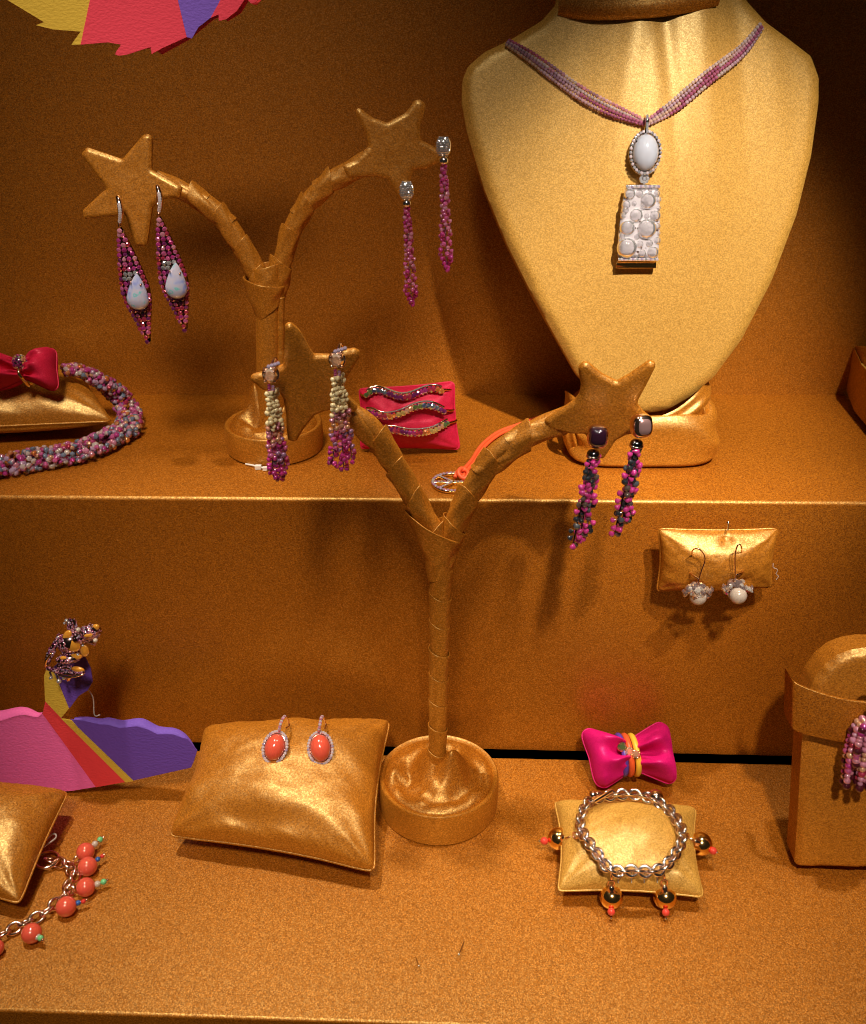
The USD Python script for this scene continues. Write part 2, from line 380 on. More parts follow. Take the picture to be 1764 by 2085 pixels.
# ================================================================== SETTING
H = 0.172                                       # height of the upper step
def rounded_block(f0, f1, yb, z0, z1, r, nx=60, X=.75):
    """A step with its front face from line f0 (bottom) to line f1 (top) and a rounded top edge; f(x) gives Y."""
    xs = np.linspace(-X, X, nx)
    rows = []
    for x in xs:
        y0, y1 = f0(x), f1(x)
        prof = [(yb, z0), (y0, z0)] + [(y0 + (y1 - y0) * t, z0 + (z1 - r - z0) * t) for t in (.25, .5, .75)]
        prof += [(y1 + r - r * math.cos(a), z1 - r + r * math.sin(a)) for a in np.linspace(0, PI / 2, 7)] + [(yb, z1)]
        rows.append([(x, a, b) for a, b in prof])
    return stripe(np.array(rows))
struct('back_wall', stripe(np.array([[(x, .629, z) for z in (.1, .3, .6, .9)] for x in (-.8, 0, .8)])), 'gold_backdrop', label='dark orange satin back wall of the showcase')
ff0, ff1 = (lambda x: .4662 - .034 * x), (lambda x: .470 - .016 * x)
struct('upper_shelf', rounded_block(ff0, ff1, .64, .0015, H, .0022), 'gold_backdrop', smooth=35, label='upper satin covered step with its front face')
def floor_mesh():
    xs = np.linspace(-.6, .6, 40); rows = []
    for x in xs:
        a, b, r = .2843 - .035 * x - .0015, .4662 - .034 * x - .0055, .0015
        prof = [(a, -.05)] + [(a + r - r * math.cos(t), -r + r * math.sin(t)) for t in np.linspace(0, PI / 2, 5)]
        prof += [(b - r + r * math.sin(t), -r + r * math.cos(t)) for t in np.linspace(0, PI / 2, 5)] + [(b, -.05)]
        rows.append([(x, p, q) for p, q in prof])
    return stripe(np.array(rows))
struct('lower_shelf', floor_mesh(), 'gold_backdrop', smooth=35, label='lower satin covered board in front of the step')
struct('cabinet_floor', box((0, .45, -.06), (1.4, .8, .01)), 'unlit_black', label='cabinet floor under the boards, coloured black for the unlit gap')

# ================================================================== EARRING STANDS
def collar(P0, P1, r0, r1, tilt, nphi=48, ns=14, th=.0012, wr=.02, seed=0):
    """A cloth band wound round a stem, its upper rim tilted."""
    ax = unit(P1 - P0); B = basis(ax, (0, 1, 0))
    ex = unit(np.array([1.0, 0, 0]) - ax * ax[0]); ey = np.cross(ax, ex)
    a = np.arange(nphi + 1) * 2 * PI / nphi
    L = np.linalg.norm(P1 - P0)
    g = []
    for k, s in enumerate(np.linspace(0, 1, ns)):
        r = (r0 + (r1 - r0) * s) * (1 + wr * np.sin(3 * a + 6 * s + seed) + wr * .8 * np.sin(5 * a - 9 * s))
        hgt = L * s + tilt[0] * (1 - s) * np.cos(a - tilt[2]) + tilt[1] * s * np.cos(a - tilt[2])
        g.append(P0 + np.outer(hgt, ax) + (r * np.cos(a))[:, None] * ex + (r * np.sin(a))[:, None] * ey)
    # rim rolls inward
    top = g[-1]; cen = P0 + ax * L
    inner = top + (cen - top) * .10 + ax * .0002
    g.append(top + (cen - top) * .03 + ax * .0004); g.append(inner); g.append(inner - ax * .004)
    return stripe(np.array(g))
def arm_part(T, pts, r, n, hand, seed):
    P = spl(pts, 240)
    core = np.interp(np.linspace(0, 1, 240), np.linspace(0, 1, len(r)), r)
    a_ = part(T, 'arm', tube(P, core * .90, 20), 'gold_satin')
    rg = np.random.default_rng(seed)
    at = np.linspace(.02, .97, n + 1) + np.r_[0, rg.uniform(-.022, .022, n - 1), 0]
    for k in range(n):
        i0, i1 = int(max(at[k] - .07, 0) * 239), int(at[k + 1] * 239)
        R = core[(i0 + i1) // 2]
        ax = P[i1] - P[i0]; flip = 1 if ax[0] > 0 else -1
        t = (-.5 * R, R * rg.uniform(.55, .9), -PI / 2 + hand * rg.uniform(.8, 1.4))
        part(a_, 'wrap', collar(P[i0], P[i1], R * .93, R * rg.uniform(1.08, 1.18), t, 40, 14, wr=.05, seed=seed + k * 1.7), 'gold_satin')
def base_drum(T, c, r, h, dome, seed, hump=.0, hump_at=0., band_out=.0009):
    a = np.arange(72) * 2 * PI / 72
    band = lathe([(r - .001, .0004), (r + band_out * .3, .001), (r + band_out, h * .5), (r + band_out * .7, h - .0005), (r - .0002, h + .0004), (r - .0016, h + .0001), (r - .0026, h - .0015)], 72, c)
    part(T, 'base_band', band, 'gold_satin', smooth=50)
    rr = np.linspace(1, .02, 46)
    R, A = np.meshgrid(rr, np.append(a, a[0]), indexing='ij')
    edge = np.sqrt(np.clip(1 - R ** 7, 0, 1))
    z = h - .003 + .0055 * edge + dome * np.exp(-(R / .42) ** 2)
    sw = A - 2.6 * R + seed
    z += .0050 * np.exp(-((R - .62) / .2) ** 2) * np.sin(sw) + .0026 * np.exp(-((R - .45) / .25) ** 2) * np.sin(2 * A + 5 * R + seed)
    z += dome * .9 * np.exp(-((R - .33) / .15) ** 2) * np.maximum(0, np.sin(sw * 1.0 + .8)) ** 3
    if hump: z += hump * np.exp(-((R - .45) / .2) ** 2) * np.exp(-(((A - hump_at + PI) % (2 * PI) - PI) / .5) ** 2)
    z += (meshkit.fbm(np.stack([R * np.cos(A) * 3.4, R * np.sin(A) * 3.4, 0 * R + seed], -1), 3) - .5) * .0065 * np.clip((1 - R) * 5, 0, 1)
    rad = R * (r - .0021) * (1 + 0 * A)
    top = np.stack([c[0] + rad * np.cos(A), c[1] + rad * np.sin(A), c[2] + z], -1)
    v, f = stripe(top)
    part(T, 'base_top', (v, f[:, ::-1]), 'gold_backdrop')
def star(T, pts, P0, n, th, R, r=.0011, seed=0):
    ex, ey, n = planeframe(P0, n)
    poly = soft(pixpoly(pts, P0, n, ex, ey), r)
    ex_f = lambda p, d: .0007 * (meshkit.fbm(np.stack([p[:, 0] * 120, p[:, 1] * 120, 0 * p[:, 0] + seed], -1), 3) - .5) * np.minimum(d / .004, 1)
    m = inflate(poly, P0, ex, ey, n, .0026, .0014, .00095, extra=ex_f, side=.0016)
    part(T, 'star', m, 'gold_satin', smooth=60)
    rim = np.array([poly.exterior.interpolate(t, normalized=True).coords[0] for t in np.arange(160) / 160])
    return m

c1 = lambda L: [(127.3 + x * .2886, 178.2 + y * .2886) for x, y in L]
c2 = lambda L: [(509.1 + x * .26857, 178.2 + y * .26857) for x, y in L]
c7 = lambda L: [(509.1 + x * .17095, 661.8 + y * .17095) for x, y in L]
c8 = lambda L: [(1094.5 + x * .23088, 687.3 + y * .23088) for x, y in L]

# --- the shorter stand, on the upper shelf
YA = .540
pA = atZ(561, 911, H)
SA = thing('earring_stand', 'short gold satin earring stand with two stars, on the upper shelf', 'earring stand', pA)
base_drum(SA, pA, .0283, .0165, .007, 1.0, hump=.014, hump_at=2.7)
stem = [pA + [0, 0, .012], atY(551, 760, YA), atY(550, 680, YA), atY(549, 600, YA)]
def seamed(s, a):
    t = ((a + .9) / (2 * PI)) % 1.0
    return 1 + .10 * t + .02 * np.sin(4 * a + 3 * s)
part(SA, 'stem', tube(spl(stem, 60), .0074, 40, rfun=seamed), 'gold_satin', smooth=40)
part(SA, 'stem_strip', tube(spl([q + np.array([.0066, -.0035, 0]) for q in stem[1:]], 60), np.interp(np.linspace(0, 1, 60), [0, .3, .32, .62, .64, 1], [.0026, .0024, .0019, .0023, .002, .0024]), 10), 'gold_satin')
arm = [atY(x, y, YA) for x, y in ((556, 612), (535, 575), (510, 540), (492, 497), (462, 450), (425, 415), (385, 392), (342, 376), (318, 366))]
arm_part(SA, arm, [.0056, .0062, .0050, .0049, .0051, .0050, .0047, .0044], 5, 1, 3)
arm = [atY(x, y, YA) for x, y in ((560, 612), (567, 570), (574, 535), (586, 487), (606, 440), (640, 395), (680, 362), (722, 342), (752, 330))]
arm_part(SA, arm, [.0056, .0060, .0049, .0049, .0049, .0048, .0051, .0047], 5, -1, 5)
part(SA, 'wrap_band', collar(atY(551, 632, YA), atY(540, 572, YA), .0086, .0118, (-.005, .0035, PI)), 'gold_satin')
part(SA, 'wrap_band', collar(atY(545, 588, YA - .002), atY(543, 540, YA - .002), .0088, .0078, (.001, -.002, PI), seed=2), 'gold_satin')
s_al = c1([(140, 470), (180, 420), (430, 505), (575, 335), (610, 325), (637, 350), (635, 580), (760, 650), (850, 700), (830, 775), (700, 790), (640, 840), (605, 1095), (590, 1115), (530, 1115), (500, 1050), (450, 890), (385, 905), (165, 928), (150, 865), (290, 735), (325, 715), (240, 600)])
STAR_AL = star(SA, s_al, atY(270, 380, .530), (-.08, -1, .10), .0042, .008, seed=1)
s_ar = c2([(800, 175), (825, 148), (930, 225), (1040, 265), (1180, 190), (1250, 95), (1290, 88), (1330, 120), (1325, 165), (1285, 290), (1290, 390), (1400, 450), (1450, 480), (1440, 560), (1330, 615), (1240, 620), (1215, 690), (1215, 790), (1160, 870), (1130, 840), (1040, 690), (950, 672), (840, 675), (745, 685), (700, 590), (800, 550), (900, 440), (880, 350), (815, 230)])
STAR_AR = star(SA, s_ar, atY(795, 300, .530), (.10, -1, .05), .0042, .008, seed=2)

# --- the tall stand, on the lower board
YB = .421
pB = atZ(893, 1633, 0.0)
SB = thing('earring_stand', 'tall gold satin earring stand with two stars, on the lower board', 'earring stand', pB)
base_drum(SB, pB, .0335, .021, .012, 2.1)
stem = [pB + [0, 0, .022], atY(891, 1530, YB), atY(893, 1420, YB), atY(895, 1300, YB), atY(897, 1180, YB), atY(899, 1090, YB)]
Ps_ = spl(stem, 240); rs_ = np.interp(np.linspace(0, 1, 240), [0, .1, .6, 1], [.0047, .0046, .0050, .0056])
st_ = part(SB, 'stem', tube(Ps_, rs_ * .92, 24), 'gold_satin')
for k in range(9):
    i0, i1 = max(int((k / 9 - .035) * 239), 0), int((k + 1) / 9 * 239)
    R = rs_[(i0 + i1) // 2]
    part(st_, 'wrap', collar(Ps_[i0], Ps_[i1], R * .94, R * (1.15 + .04 * math.sin(k * 2.1)), (.3 * R, .45 * R, PI + .3 * math.sin(k)), 40, 10, wr=.018, seed=k * 2.3), 'gold_satin')
arm = [atY(x, y, YB) for x, y in ((897, 1150), (884, 1085), (855, 1035), (826, 985), (798, 935), (772, 890), (742, 855), (712, 838), (690, 832))]
arm_part(SB, arm, [.0062, .0068, .0053, .0053, .0053, .0055, .0050, .0042], 5, 1, 7)
arm = [atY(x, y, YB) for x, y in ((902, 1150), (921, 1078), (942, 1028), (966, 985), (996, 940), (1032, 908), (1075, 885), (1125, 862), (1168, 848))]
arm_part(SB, arm, [.0060, .0056, .0056, .0056, .0057, .0059, .0057, .0048], 5, -1, 9)
part(SB, 'wrap_band', collar(atY(898, 1152, YB), atY(884, 1072, YB), .0058, .0126, (-.002, .0112, PI + .3)), 'gold_satin')
part(SB, 'wrap_band', collar(atY(896, 1168, YB), atY(893, 1110, YB), .0062, .0082, (-.003, .004, PI), seed=3), 'gold_satin')
s_bl = c7([(420, 0), (440, -35), (490, -40), (540, 0), (600, 60), (720, 270), (760, 335), (950, 340), (1110, 290), (1250, 265), (1310, 300), (1310, 350), (1230, 480), (1130, 640), (1080, 780), (1180, 860), (1290, 960), (1230, 1020), (1080, 960), (960, 985), (850, 1010), (770, 1050), (640, 1210), (560, 1350), (520, 1365), (450, 1340), (440, 1200), (430, 1000), (400, 850), (340, 760), (160, 750), (20, 640), (5, 600), (50, 570), (190, 540), (400, 460), (410, 300)])
STAR_BL = star(SB, s_bl, atY(640, 790, .412), (.10, -1, -.22), .0040, .0075, seed=3)
s_br = c8([(360, 250), (405, 205), (450, 210), (570, 310), (700, 375), (800, 320), (990, 190), (1040, 215), (1035, 250), (960, 400), (890, 530), (882, 575), (930, 640), (1010, 700), (1020, 780), (900, 820), (780, 840), (690, 890), (590, 1040), (555, 1055), (500, 960), (420, 830), (300, 830), (100, 780), (60, 720), (330, 540), (372, 480), (385, 400), (370, 320)])
STAR_BR = star(SB, s_br, atY(1230, 810, .412), (-.12, -1, -.20), .0040, .0075, seed=4)

# ================================================================== BUST
B0 = atY(1300, 838, .532)                       # foot of the board
BN = unit((0, -1, .27))
bex, bey, BN = planeframe(B0, BN)
bust_px = [(1128, 22), (1098, 55), (1042, 88), (985, 114), (952, 142), (941, 170), (940, 215), (950, 275), (985, 390), (1030, 500), (1085, 610), (1130, 690), (1170, 760), (1210, 805), (1255, 830), (1300, 838), (1350, 832), (1400, 803), (1445, 765), (1500, 690), (1560, 572), (1610, 440), (1640, 320), (1655, 215), (1656, 165), (1640, 122), (1590, 86), (1545, 56), (1505, 15), (1480, -40), (1470, -75), (1140, -75), (1135, -20)]
bpoly = soft(pixpoly(bust_px, B0, BN, bex, bey), .004)
def px2bust(x, y):
    q = onp(x, y, B0, BN) - B0; return q @ bex, q @ bey
nk = px2bust(1310, 60); sn_ = px2bust(1180, 120); cn_ = px2bust(1300, 420)
def bust_extra(p, d):
    x, y = p[:, 0] - nk[0], p[:, 1]
    w = np.minimum(d / .012, 1); w = w * w * (3 - 2 * w)
    up = np.clip((y - px2bust(1300, 560)[1]) / .14, 0, 1)
    up = up * up * (3 - 2 * up)
    h = .013 * np.exp(-((x / .075) ** 2 + ((y - cn_[1] - .01) / .10) ** 2))
    h += .009 * up * np.exp(-(x / .05) ** 2)                               # neck comes forward
    for xo, a, s, yb in ((.006, -.0030, .0055, .07), (-.008, .0016, .006, .06), (.026, .0020, .007, .08), (.045, -.0012, .006, .07), (.064, .0010, .007, .06), (-.03, -.001, .01, .06)):
        xx = x - xo - .25 * np.clip(nk[1] - y, 0, 1) * np.sign(xo) * .6
        h += .7 * a * np.exp(-(xx / s) ** 2) * np.clip(1 - (nk[1] - y) / (yb + .03), 0, 1) ** .8 * w
    return h
BUST = thing('necklace_bust', 'gold satin bust for necklaces on its draped foot, upper shelf', 'display bust', atZ(1300, 920, H))
BM = inflate(bpoly, B0, bex, bey, BN, .007, .004, .0021, back=.3, extra=bust_extra, side=.006)
part(BUST, 'front', BM, 'gold_pale', smooth=50)
# collar: roll round the neck, its lack of light put into a darker cloth colour
cl = [hit(BM, x, y) for x, y in ((1135, 10), (1185, 16), (1300, 14), (1400, 2), (1462, -12))]
cl = [c if c is not None else B0 for c in cl]
cpath = spl(cl, 50)
g = []
for s, t in zip(np.linspace(0, 1, 50), cpath):
    g.append([t + BN * .0015 - bey * .006, t + BN * .0048 - bey * .0045, t + BN * .0056, t + BN * .006 + bey * .012, t + BN * .004 + bey * .03, t - BN * .02 + bey * .034])
part(BUST, 'collar', stripe(np.array(g)), 'gold_backdrop')
# foot
pf = atZ(1298, 914, H)
def foot():
    nz, na = 40, 96
    a = np.linspace(0, 2 * PI, na)
    g = []
    for s in np.linspace(0, 1, nz):
        rx, ry = .0425 + .001 * math.sin(s * 5), .0305
        e = 2 / 4.2
        x = rx * np.sign(np.cos(a)) * abs(np.cos(a)) ** e; y = ry * np.sign(np.sin(a)) * abs(np.sin(a)) ** e
        rnd = (1 - .16 * (1 - math.sqrt(max(0, 1 - max(0, (.16 - s) / .16) ** 2)))) * (1 - .10 * max(0, (s - .75) / .25) ** 2)
        fold = 1 + .028 * np.sin(2 * a + 7 * s) * np.sin(PI * s) + .02 * np.sin(5 * a + 9 * s + 1) * s
        zz = .0005 + s * .030 + .005 * s * np.sin(a * 1.0 + 1.2) + .003 * s * np.sin(3 * a)
        g.append(np.stack([pf[0] + x * rnd * fold, pf[1] + y * rnd * fold, np.full(na, H) + zz], 1))
    top = g[-1]; cen = top.mean(0)
    for q, dz in ((.97, .0008), (.92, .0002), (.86, -.004), (.5, -.012), (.02, -.012)):
        g.append(cen + (top - cen) * q + [0, 0, dz])
    return stripe(np.array(g))
part(BUST, 'foot', foot(), 'gold_satin')
def drape(up, lo, Y, bulge, ridges, seed, n=90, k=26):
    A = spl([atY(x, y, Y + d) for x, y, d in up], n); Bq = spl([atY(x, y, Y + d) for x, y, d in lo], n)
    t = np.linspace(0, 1, n)[:, None]; w = np.linspace(0, 1, k)[None, :]
    out = bulge * (np.sin(PI * np.clip(w, .02, .98)) ** .6 + .30 * np.sin(ridges * PI * w + 2.4 * t + seed) * np.sin(PI * w)) * (1 + .25 * np.sin(7 * t + seed))
    g = A[:, None] * (1 - w[..., None]) + Bq[:, None] * w[..., None] + out[..., None] * np.array([0, -1.0, .25])
    return stripe(g)
part(BUST, 'drape', drape([(1150, 795, .03), (1168, 806, .006), (1205, 832, -.002), (1255, 848, -.004), (1310, 852, -.004), (1372, 835, -.002), (1422, 795, .004), (1440, 768, .03)],
     [(1146, 858, .03), (1158, 868, .006), (1200, 888, .0), (1255, 896, -.003), (1320, 892, -.003), (1390, 874, .0), (1436, 842, .006), (1446, 812, .03)], .5185, .0040, 3.4, .4), 'gold_satin')
part(BUST, 'drape', drape([(1436, 800, .012), (1443, 830, .004), (1447, 870, .002), (1447, 910, .004), (1440, 935, .012)],
     [(1420, 805, .004), (1428, 836, .0), (1430, 872, -.002), (1424, 908, -.001), (1405, 942, .004)], .522, .0035, 2.2, 1.4, 50), 'gold_satin')
part(BUST, 'drape', drape([(1148, 835, .012), (1144, 860, .004), (1146, 890, .002), (1160, 925, .006)],
     [(1166, 842, .002), (1168, 870, -.002), (1176, 900, -.002), (1200, 938, .002)], .520, .0035, 2.2, .2, 50), 'gold_satin')

# ================================================================== NECKLACE ON THE BUST
def bustP(x, y, off=.001):
    P = hit(BM, x, y)
    if P is None: P = onp(x, y, B0 + BN * .008, BN)
    return P + BN * off
NK = thing('pendant_necklace', 'pink bead necklace with white opal and moonstone pendant on the bust', 'necklace', bustP(1312, 250))
pinks = [(.74, .34, .44), (.82, .52, .58), (.86, .68, .66), (.60, .18, .32), (.76, .52, .62), (.50, .28, .40), (.82, .56, .44)]
for k, o in enumerate((-14, -6.5, 1, 8.5)):
    for side in (0, 1):
        if side == 0: pts = [(1035, 88, .45), (1085, 118, .8), (1180, 186, 1), (1260, 228, .9), (1312, 250, .35)]; nx, ny = .52, -.85
        else: pts = [(1316, 250, .35), (1370, 214, .9), (1440, 155, 1), (1510, 100, .8), (1547, 55, .45)]; nx, ny = -.55, -.83
        P = spl([bustP(x + nx * o * w, y + ny * o * w, .0017 + .0004 * (k % 2)) for x, y, w in pts], 160)
        L = np.linalg.norm(np.diff(P, axis=0), axis=1).sum()
        nb = int(L / .00185)
        P = spl(P, nb)
        ms, cols = [], []
        tone = rng.integers(0, 7)
        for q in P:
            if rng.random() < .12: tone = rng.integers(0, 7)
            ms.append(ball(q, .00105 * rng.uniform(.9, 1.08), 1)); cols.append(np.array(pinks[tone]) * rng.uniform(.85, 1.15))
        part(NK, 'bead_strand', catc(ms, cols), 'bead_colours', smooth=False, kind='stuff')
up_b = bey
def on_pend(x, y, off): return bustP(x, y, off)
s = mpp(B0 + bey * .1)
bl_ = part(NK, 'bail', tube(spl([on_pend(1313, 238, .002), on_pend(1314, 246, .0055), on_pend(1313, 260, .005), on_pend(1312, 276, .004)], 14), .0010, 8), 'white_gold')
for i in range(8): part(bl_, 'bail_diamond', gem(on_pend(1313.5, 240 + i * 4.6, .0062), .00075, BN), 'diamond', smooth=False)
oc = on_pend(1311, 313, .004)
ost = part(NK, 'opal_setting', cab(oc - BN * .001, 31 * s, 41 * s, .0016, BN, bey), 'white_gold')
part(NK, 'opal', cab(oc + BN * .0008, 24.5 * s, 33 * s, .0052, BN, bey, 9, 28), 'opal_white')
Bx = basis(BN, bey)
for i in range(32):
    a = i * 2 * PI / 32
    part(ost, 'halo_diamond', gem(oc + BN * .0012 + Bx[0] * 28.5 * s * math.cos(a) + Bx[1] * 38 * s * math.sin(a), .00085, BN + .3 * (Bx[0] * math.cos(a) + Bx[1] * math.sin(a))), ['diamond', 'diamond_bright', 'diamond_grey', 'diamond_bright'][i % 4], smooth=False)
for a in (.6, 2.5, 3.8, 5.6):
    part(ost, 'claw', ball(oc + BN * .0022 + Bx[0] * 23.5 * s * math.cos(a) + Bx[1] * 31.5 * s * math.sin(a), .0006), 'dark_metal')
fc = on_pend(1308.5, 366, .004)
flk = part(NK, 'flower_link', cab(fc - BN * .0006, 9 * s, 9 * s, .001, BN), 'white_gold')
part(flk, 'link_diamond', gem(fc + BN * .0012, .0010, BN), 'diamond', smooth=False)
for i in range(8):
    a = i * PI / 4
    part(flk, 'link_diamond', gem(fc + BN * .0009 + (Bx[0] * math.cos(a) + Bx[1] * math.sin(a)) * 7 * s, .00085, BN), 'diamond', smooth=False)
part(NK, 'link_diamond', gem(on_pend(1309, 352, .004), .0009, BN), 'diamond', smooth=False)
c4 = lambda x, y: (1196.4 + x * .18313, y * .18313 + 203.6)
pc = on_pend(*c4(585, 1360), .0045)
PNn = unit(BN + np.array([0, 0, -.10]))
pex, pey, PNn = planeframe(pc, PNn)
slab = soft(pixpoly([c4(*q) for q in ((418, 985), (790, 985), (805, 1200), (800, 1480), (785, 1750), (335, 1750), (345, 1500), (375, 1210))], pc, PNn, pex, pey), .0006)
msl = part(NK, 'moonstone_slab', inflate(slab, pc, pex, pey, PNn, .0015, .0016, .0012, side=.0008, back=.6), 'moonstone_milk', smooth=60)
for x0, x1, y, nd in ((425, 795, 962, 15), (340, 778, 1768, 18)):
    A, Bq = onp(*c4(x0, y), pc, PNn), onp(*c4(x1, y), pc, PNn)
    fb_ = part(NK, 'frame_bar', tube([A + PNn * .001, Bq + PNn * .001], .0011, 8), 'white_gold')
    for i in range(nd): part(fb_, 'bar_diamond', gem(A + (Bq - A) * (i + .5) / nd + PNn * .0024, .00085, PNn), ['diamond', 'diamond_bright', 'diamond_lilac', 'diamond_bright'][i % 4], smooth=False)
part(NK, 'shadow_plate', box(onp(*c4(548, 1832), pc, PNn) - PNn * .0015, (77 * s, .002, 13 * s), np.stack([pex, -PNn, pey])), 'gold')  # plate added in place of the shadow band below the pendant
big = [(465, 1045, 62), (665, 1120, 88), (762, 1040, 38), (782, 1105, 34), (425, 1165, 50), (415, 1225, 42), (535, 1280, 76), (745, 1285, 62), (440, 1420, 84), (650, 1430, 108), (435, 1640, 110), (720, 1690, 66), (600, 1700, 48), (575, 1600, 44), (770, 1400, 36), (765, 1560, 42), (375, 1510, 40), (570, 1040, 45), (510, 1150, 32), (395, 1285, 34), (650, 1290, 34), (540, 1520, 34), (680, 1590, 44), (600, 1205, 30), (500, 1350, 20), (780, 1200, 28), (540, 1730, 22), (665, 1730, 24), (520, 1440, 16), (690, 1010, 26), (620, 1005, 22), (780, 1480, 26), (640, 1640, 20), (455, 1110, 18), (360, 1560, 24), (560, 1400, 14), (700, 1240, 20)]
for x, y, r in big:
    P = onp(*c4(x, y), pc, PNn); rr = r * .18313 * s
    part(msl, 'moonstone', cab(P + PNn * .0018, rr, rr, rr * .75, PNn, sides=16), 'moonstone')
for i in range(26):
    x, y = rng.uniform(400, 770), rng.uniform(1010, 1730)
    if all(math.hypot(x - a, y - b) > c * .95 for a, b, c in big):
        part(msl, 'peg_hole', ball(onp(*c4(x, y), pc, PNn) + PNn * .0024, .0006), 'brown_metal')

# ================================================================== OPAL AND PINK SAPPHIRE EARRINGS
def opal_earring(T, org, s):
    ex, ez = np.array([1.0, 0, 0]), np.array([0, 0, 1.0]); n = np.array([0, -1.0, 0])
    Q = lambda x, z, y=0.0: org + ex * x * s + ez * z * s + n * y
    ax = np.array([26.0, -243.0]); L = np.hypot(*ax)
    def at(t, w): # along the axis, across
        d = ax / L; m = np.array([-d[1], d[0]])
        q = d * t * L + m * w; return q
    W = lambda t: np.interp(t, [0, .10, .33, .5, .62, .85, 1], [3, 10, 23, 30, 29, 13, 3])
    poly = Polygon([at(t, W(t)) * s for t in np.linspace(0, 1, 24)] + [at(t, -W(t)) * s for t in np.linspace(1, 0, 24)])
    part(T, 'setting', inflate(soft(poly, .0002), org, ex, ez, n, .003, .0022, .0018), 'brown_metal')
    oc, cols = (22, -128), ['sapphire_pink', 'sapphire_magenta', 'sapphire_plum', 'sapphire_rose', 'sapphire_red', 'sapphire_pink', 'sapphire_magenta']
    rows = 25
    for i in range(rows):
        t = (i + .5) / rows; w = W(t); k = max(1, int(round(2 * w / 9.6)))
        for j in range(k):
            u = 0 if k == 1 else (j / (k - 1) * 2 - 1) * (w - 3.2)
            x, z = at(t, u) + rng.uniform(-.7, .7, 2)
            dx, dz = x - oc[0] - 1, z - oc[1]
            if (dx / 18) ** 2 + ((dz + 4) / 34) ** 2 < 1: continue
            m = cols[rng.integers(0, 7)]
            if t > .68: m = ['sapphire_red', 'sapphire_magenta', 'sapphire_plum', 'sapphire_pink'][rng.integers(0, 4)]
            if .34 < t < .46 and abs(u) < w * .55: m = ['diamond', 'diamond_grey'][rng.integers(0, 2)]
            nn = n + ex * (u / max(w, 1)) * .5 + ez * rng.uniform(-.25, .35) + ex * rng.uniform(-.25, .25)
            part(T, 'sapphire', gem(Q(x, z, .0023 + .001 * (1 - (u / max(w, 1)) ** 2)), rng.uniform(4.6, 5.6) * s, nn), m, smooth=False)
    # opal drop
    prof = [(1e-6, 37), (5, 31), (11, 20), (17, 4), (21, -12), (20.5, -22), (15, -31), (7, -35.5), (1e-6, -36.5)]
    v, f = lathe(prof, 26); v = (v * [1.1, .62, 1.04]) * s
    a = -.10; R = np.array([[math.cos(a), 0, math.sin(a)], [0, 1, 0], [-math.sin(a), 0, math.cos(a)]])
    part(T, 'opal', ((v @ R) + Q(oc[0], oc[1], .0052), f), 'opal')
    for x, z in ((9, -102), (36, -108), (10, -152), (35, -154)):
        part(T, 'claw', tube([Q(x, z, .003), Q(oc[0] + (x - oc[0]) * .72, oc[1] + (z - oc[1]) * .8, .0075)], .0005, 5), 'rose_gold')
    # hinged hoop at the top
    P = spl([Q(-1, 6), Q(3, 14, .001), Q(7, 30, .002), Q(6, 48, .001), Q(1, 58, -.002), Q(-4, 44, -.006), Q(-6, 22, -.006), Q(-2, 10, -.003)], 30)
    hp = part(T, 'hoop', tube(P, np.interp(np.linspace(0, 1, 30), [0, .25, .5, .6, 1], [.0008, .0016, .0012, .0005, .0005]), 8), 'rose_gold')
    for i in range(9):
        q = P[2 + i]; part(hp, 'hoop_diamond', gem(q + n * .0013, .0011, n + [-.3, 0, .2]), 'diamond_bright', smooth=False)
    part(T, 'link', ring(Q(-1, 4), basis((1, 0, 0)), .0014, .0014, .0004, 10, 5), 'rose_gold')
e1 = atY(245.5, 462, .517); s1 = mpp(e1)
T1 = thing('drop_earring', 'opal and pink sapphire drop earring hanging leftmost from the back left star', 'earring', e1)
opal_earring(T1, e1, s1)
e2 = atY(325, 440, .516)
dup(T1, 'drop_earring', 'opal and pink sapphire drop earring at the arm side of the back left star', e2, rotz=3, scale=(.98, 1, .985))

# ================================================================== TASSEL EARRINGS
def tassel(T, top, L, wfun, n, rb, lb, colf, name='bead', jit=.25, cols=None, core='white_gold', down=.35, sway=None, ring_n=3, yflat=1.0, sm=True):
    sway = sway or (lambda t: 0.0)
    part(T, 'thread', tube(spl([top + [sway(t), 0, -t * L] for t in (0, .3, .6, .97)], 12), .0004, 5), core)
    for i in range(n):
        t = (i + rng.uniform(.2, .8)) / n
        a = (i % ring_n) * 2 * PI / ring_n + (i // ring_n) * .75 + rng.uniform(-jit, jit) * 2
        w = wfun(t) * rng.uniform(.8, 1.05)
        d = np.array([math.cos(a), math.sin(a) * yflat, 0])
        k = rng.uniform(.85, 1.15)
        c = top + [sway(t), 0, -t * L] + d * max(w - lb * .45, .0004)
        dd = d + np.array([0, 0, -down + rng.uniform(-.35, .35)])
        part(T, name, drop(c, rb * k, lb * k, dd, sides=8), colf(t), smooth=sm)
